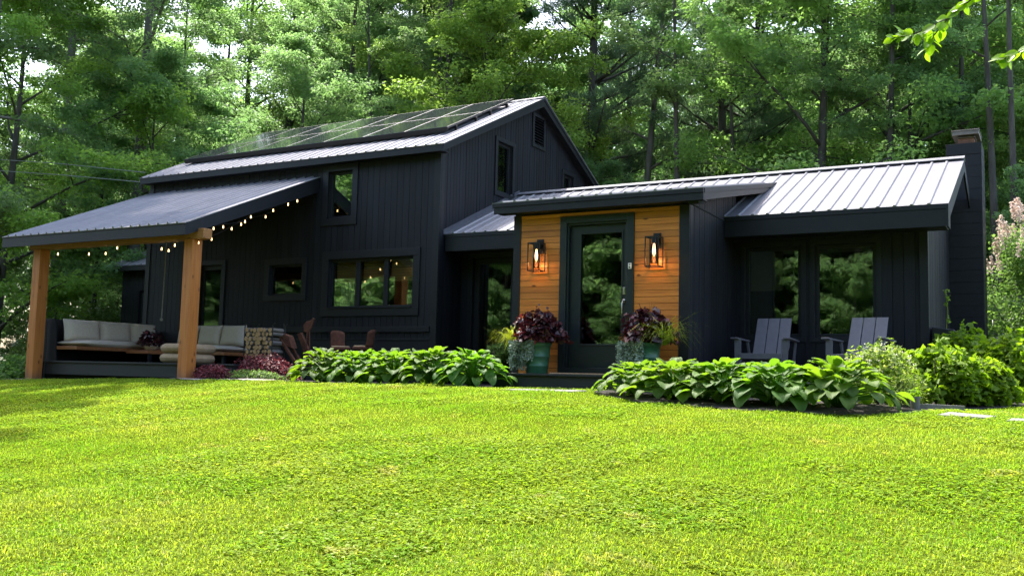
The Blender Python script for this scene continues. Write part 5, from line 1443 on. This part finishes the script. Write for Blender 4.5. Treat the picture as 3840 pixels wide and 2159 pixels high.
# rusty metal chairs
def rusty_seat(label, loc, rz):
    t = thing('metal_chair', label, 'metal chair', loc, rz, 'rusty metal chairs behind the left hostas')
    q = MB(); n = 10; vs = []; fs = []
    for j in range(7):
        zt = j / 6
        for i in range(n + 1):
            a = R_(-52 + 104 * i / n); wv = 1 - 0.25 * abs(2 * i / n - 1) ** 4 * zt ** 2
            rr_ = 0.165 + 0.018 * math.sin(zt * 3.1)
            vs.append((math.sin(a) * rr_ * (1 - 0.10 * math.sin(zt * 3.14)), math.cos(a) * 0.17 + 0.04 * zt, 0.36 + 0.30 * zt - 0.05 * zt * abs(2 * i / n - 1) ** 3))
    m_ = len(vs); vs += [(x * 1.05, y * 1.0 + 0.008, z) for x, y, z in vs]
    for j in range(6):
        for i in range(n):
            a = j * (n + 1) + i; fs += [(a, a + 1, a + n + 2, a + n + 1), (m_ + a, m_ + a + n + 1, m_ + a + n + 2, m_ + a + 1)]
    for i in range(n): fs += [(i, m_ + i, m_ + i + 1, i + 1), (6 * (n + 1) + i, 6 * (n + 1) + i + 1, m_ + 6 * (n + 1) + i + 1, m_ + 6 * (n + 1) + i)]
    for j in range(6): fs += [(j * (n + 1), (j + 1) * (n + 1), m_ + (j + 1) * (n + 1), m_ + j * (n + 1)), (j * (n + 1) + n, m_ + j * (n + 1) + n, m_ + (j + 1) * (n + 1) + n, (j + 1) * (n + 1) + n)]
    q.add(vs, fs); q.build('backrest', RUST, t, smooth=True)
    q = MB(); q.lathe([(0.15, 0.30), (0.185, 0.31), (0.19, 0.345), (0.17, 0.358)], n=28); q.build('seat_pan', RUST, t)
    q = MB(); q.lathe([(0.155, 0.357), (0.165, 0.368), (0.155, 0.380)], n=28); q.build('seat_pad', POUF, t)
    for a in (45, 135, 225, 315):
        q = MB(); q.tube([(0.13 * math.cos(R_(a)), 0.13 * math.sin(R_(a)), 0.31), (0.17 * math.cos(R_(a)), 0.17 * math.sin(R_(a)), 0.0)], 0.011, 6); q.build('leg', RUST, t)
    return t
gx_, gy_ = -1.30, -1.10
rs = rusty_seat('rusty metal chair with a pale round seat, turned right', (-1.30, -1.05, G(-1.3, -1.05) + 0.26), R_(62))
dup(rs, (-0.84, -1.0, G(-0.84, -1.0) + 0.26), R_(-78), 'rusty metal chair facing the other one, nearer the corner')
bs = MB(); bs.box(-1.75, -0.45, -1.42, -0.65, -0.4, G(-1.3, -1.05) + 0.259)
tag(bs.build('stone_plinth', DECKM), 'low dark platform under the pair of rusty chairs', 'platform')
def rusty_lounger(label, loc, rz):
    t = thing('garden_sculpture', label, 'garden sculpture', loc, rz)
    q = MB(); q.beam((-0.36, 0, 0.60), (0.20, 0, -0.02), 0.04, 0.05, (0, 1, 0)); q.beam((-0.36, 0.16, 0.60), (0.20, 0.16, -0.02), 0.04, 0.05, (0, 1, 0)); q.build('side_rail', RUST, t)
    q = MB(); q.prism([(-0.33, 0.01, 0.62), (-0.10, 0.01, 0.56), (0.0, 0.01, 0.34), (-0.14, 0.01, 0.37)], (0, 0.14, 0)); q.build('blade', RUST, t, bevel=0.01)
    q = MB(); q.prism([(-0.09, 0.22, 0.60), (0.00, 0.22, 0.63), (0.36, 0.22, 0.05), (0.24, 0.22, -0.02)], (0, 0.05, 0)); q.build('slat', RUST, t, bevel=0.008)
    q = MB(); q.tube([(-0.28, 0.08, 0.78), (-0.27, 0.08, 0.55), (-0.02, 0.09, 0.05)], 0.010, 6); q.build('rod', BLACKM, t)
    return t
rusty_lounger('rusty steel sculpture of leaning slats and blades beside the log rack', (-1.98, -1.55, G(-1.98, -1.55) + 0.24), 0)
t = thing('garden_spade_sculpture', 'upright rusty spade-headed sculpture on two thin legs', 'garden sculpture', (-1.74, -1.42, G(-1.74, -1.42)))
q = MB(); q.prism([(-0.10, 0, 0.88), (-0.115, 0, 1.00), (-0.05, 0, 1.06), (0.05, 0, 1.08), (0.10, 0, 1.13), (0.13, 0, 1.10), (0.09, 0, 1.00), (0.04, 0, 0.90), (-0.02, 0, 0.86)], (0, 0.03, 0)); q.build('head', RUST, t, bevel=0.008)
for s, x1 in ((-0.02, -0.08), (0.02, 0.08)):
    q = MB(); q.tube([(s, 0.015, 0.90), (x1, 0.015, -0.02)], [0.016, 0.010], 6); q.build('leg', RUST, t)
# rope, pole, cables
q = MB(); q.tube([(-5.36, -1.5, 3.13), (-5.365, -1.5, 1.9), (-5.38, -1.5, 0.99)], 0.011, 7)
t = thing('hanging_rope', 'old rope hanging from the porch rafters with a knotted end', 'rope')
q.build('rope', ROPE, t); q = MB(); q.lathe([(0.005, -0.035), (0.028, -0.02), (0.032, 0.0), (0.025, 0.022), (0.006, 0.035)], (-5.38, -1.5, 0.965), 12); q.build('knot', ROPE, t, smooth=True)
q = MB(); q.tube([(-6.85, -2.90, G(-6.85, -2.9) - 0.1), (-6.85, -2.90, 0.84)], 0.012, 7); tag(q.build('metal_pole', BLACKM), 'thin black pole standing at the left front of the deck', 'pole')
for lb, P in (('upper grey cable running from the roof corner into the trees', [(-7.78, -0.12, 4.33), (-10.17, -0.5, 4.66), (-12.51, -0.5, 4.97), (-18.0, -0.6, 5.72), (-32, -1.0, 7.6)]), ('lower grey cable running from the eave corner into the trees', [(-7.76, -0.18, 4.10), (-10.02, -0.5, 4.38), (-13.0, -0.5, 4.76), (-18.0, -0.6, 5.42), (-32, -1.0, 7.2)])):
    q = MB(); q.tube(P, 0.009, 5)
    tag(q.build('power_cable', CABLE), lb, 'cable')
# string lights
def string(label, pts, bulbs):
    t = thing('string_lights', label, 'string lights', group='string lights under the porch roof')
    q = MB(); q.tube(pts, 0.0045, 5); q.build('wire', BLACKM, t)
    q = MB(); q.lathe([(0.003, -0.014), (0.008, -0.011), (0.0115, -0.003), (0.0105, 0.007), (0.008, 0.018), (0.008, 0.034)], n=12)
    s = MB(); s.lathe([(0.011, 0.0), (0.011, 0.03)], n=8)
    b0 = None
    for p in bulbs:
        if b0 is None:
            b0 = q.build('bulb', BULBW, t, smooth=True); k0 = s.build('socket', BLACKM, t); b = b0; k = k0
        else:
            b = b0.copy(); COL.objects.link(b); b.parent = t; k = k0.copy(); COL.objects.link(k); k.parent = t
        b.location = p; k.location = (p[0], p[1], p[2] + 0.034)
def swag(P, sag, n=6):
    out = []
    for a, b in zip(P, P[1:]):
        a = Vector(a); b = Vector(b)
        for k in range(n): out.append(a.lerp(b, k / n) - Vector((0, 0, sag * 4 * (k / n) * (1 - k / n))))
    out.append(Vector(P[-1])); return out
B1 = [(-2.93, -2.92, 2.15), (-2.93, -2.60, 2.44), (-2.93, -2.38, 2.50), (-2.93, -1.96, 2.61), (-2.93, -1.73, 2.78), (-2.93, -1.17, 2.99), (-2.93, -0.78, 3.17), (-2.93, -0.53, 3.28)]
B2 = [(-3.2, -2.38, 2.30), (-3.2, -1.92, 2.55), (-3.2, -1.60, 2.73), (-3.2, -1.08, 2.90)]
B3 = [(-3.73, -2.72, 2.17), (-3.88, -2.72, 2.08), (-4.06, -2.72, 2.12), (-5.24, -2.72, 2.19), (-5.55, -2.72, 2.10), (-6.02, -2.72, 2.11), (-6.93, -2.72, 2.15)]
up = lambda B: [(x, y, z + 0.066) for x, y, z in B]
string('string of warm bulbs climbing along the right edge of the porch roof', swag(up(B1) + [(-2.93, -0.03, 3.48)], 0.015), B1)
string('shorter string of bulbs just inside the right porch edge', swag([(-3.2, -2.82, 2.34)] + up(B2) + [(-3.2, -0.4, 3.3)], 0.015), B2)
string('string of bulbs hung loosely along the front porch beam', swag([(-3.2, -2.80, 2.34)] + up(B3) + [(-7.25, -2.80, 2.33)], 0.03), B3)
# blinds and curtain behind the glass
for k, lb in enumerate(('left', 'middle', 'right')):
    q = MB(); x0 = -2.45 + k * 0.655
    for j in range(8): q.box(x0, x0 + 0.60, 0.155 + 0.004 * (j % 2), 0.163 + 0.004 * (j % 2), 1.755 + j * 0.052, 1.802 + j * 0.052)
    tag(q.build('bamboo_blind', BAMBOO), 'bamboo blind drawn partway down in the %s pane of the wide window' % lb, 'window blind', 'bamboo blinds in the wide window')
q = MB()
for j in range(12): q.box(-2.40 + j * 0.025, -2.376 + j * 0.025, 0.24 + 0.012 * math.sin(j * 1.9), 0.25 + 0.012 * math.sin(j * 1.9), 0.9, 2.1)
tag(q.build('curtain', CURTAIN), 'pale curtain hanging inside the left pane of the wide window', 'curtain')
q = MB(); q.box(5.45, 5.97, WY + 0.16, WY + 0.17, 1.52, 2.16); q.box(5.45, 5.97, WY + 0.152, WY + 0.178, 1.495, 1.519)
tag(q.build('roller_blind', BLINDM), 'brown roller blind half lowered in the left wing window', 'window blind')
# near branch at the upper right: a young tree stands just outside the frame
nb = thing('overhanging_branch_tree', 'near tree whose leafy twigs hang into the upper right corner', 'tree', (10.62, -11.75, G(10.62, -11.75) - 0.05))
q = MB(); q.tube([(0, 0, -0.1), (0.03, 0.0, 1.0), (0.0, 0.02, 2.0), (0.06, 0.0, 3.2)], [0.05, 0.042, 0.034, 0.02], 8); q.build('trunk', BARK, nb, smooth=True)
base = Vector((10.62, -11.75, G(10.62, -11.75) - 0.05))
def W(*p): return Vector(p) - base
tw = [[W(10.66, -11.75, 1.55), W(10.2, -11.68, 1.42), W(9.78, -11.60, 1.22), W(9.63, -11.57, 1.128), W(9.55, -11.56, 1.072), W(9.46, -11.56, 1.040), W(9.40, -11.56, 1.035)],
      [W(9.55, -11.56, 1.072), W(9.51, -11.55, 1.03), W(9.485, -11.55, 0.985)],
      [W(10.62, -11.75, 1.25), W(10.2, -11.62, 1.12), W(9.86, -11.53, 1.0), W(9.74, -11.51, 0.965), W(9.69, -11.51, 0.945)]]
q = MB(); q.tube(tw[0], [0.012, 0.009, 0.005, 0.003, 0.0026, 0.002, 0.0015], 5); q.tube(tw[1], [0.002, 0.0017, 0.0012], 4); q.tube(tw[2], [0.011, 0.007, 0.004, 0.0025, 0.0018], 5); q.build('branch', BARK, nb)
def big_leaf(mb, p, d, nrm, L, Wd):
    d = Vector(d).normalized(); nrm = Vector(nrm); nrm = (nrm - d * nrm.dot(d)).normalized(); s = d.cross(nrm); o = len(mb.v)
    n = 7
    for a in range(n):
        t = a / (n - 1); w_ = Wd * 0.5 * math.sin(math.pi * min(1, 0.03 + 0.95 * t ** 0.8)) ** 0.8
        for v in (-1, -0.5, 0, 0.5, 1):
            mb.v.append(tuple(Vector(p) + d * L * t + s * w_ * v + nrm * (0.16 * w_ * abs(v) - 0.10 * L * t * t)))
    for a in range(n - 1):
        for b in range(4):
            k = o + a * 5 + b; mb.f.append((k, k + 1, k + 6, k + 5))
NL = leafmat('near_backlit_leaf', (0.10, 0.19, 0.012), (0.15, 0.24, 0.018), (2.0, 2.1, 0.6), 0.6, 0.4)
rd = random.Random(12); q = MB()
for path, t0, t1, n in ((tw[0], 2.8, 6.0, 34), (tw[1], 0.4, 2.0, 10), (tw[2], 2.4, 4.0, 16), (tw[0], 0.2, 2.0, 9), (tw[2], 0.2, 2.2, 9)):
    for k in range(n):
        u = t0 + (t1 - t0) * (k + 0.5) / n; i = min(int(u), len(path) - 2); p = path[i].lerp(path[i + 1], u - i)
        d = (path[i + 1] - path[i]).normalized() + Vector((rd.uniform(-1, 1), rd.uniform(-.9, .9), rd.uniform(-1.1, .7)))
        big_leaf(q, p + d.normalized() * 0.006, d, Vector((rd.uniform(-.5, .5), rd.uniform(-1.2, 0.2), rd.uniform(0.1, 1))), rd.uniform(0.026, 0.042), rd.uniform(0.021, 0.030))
q.build('leaves', NL, nb, smooth=True)
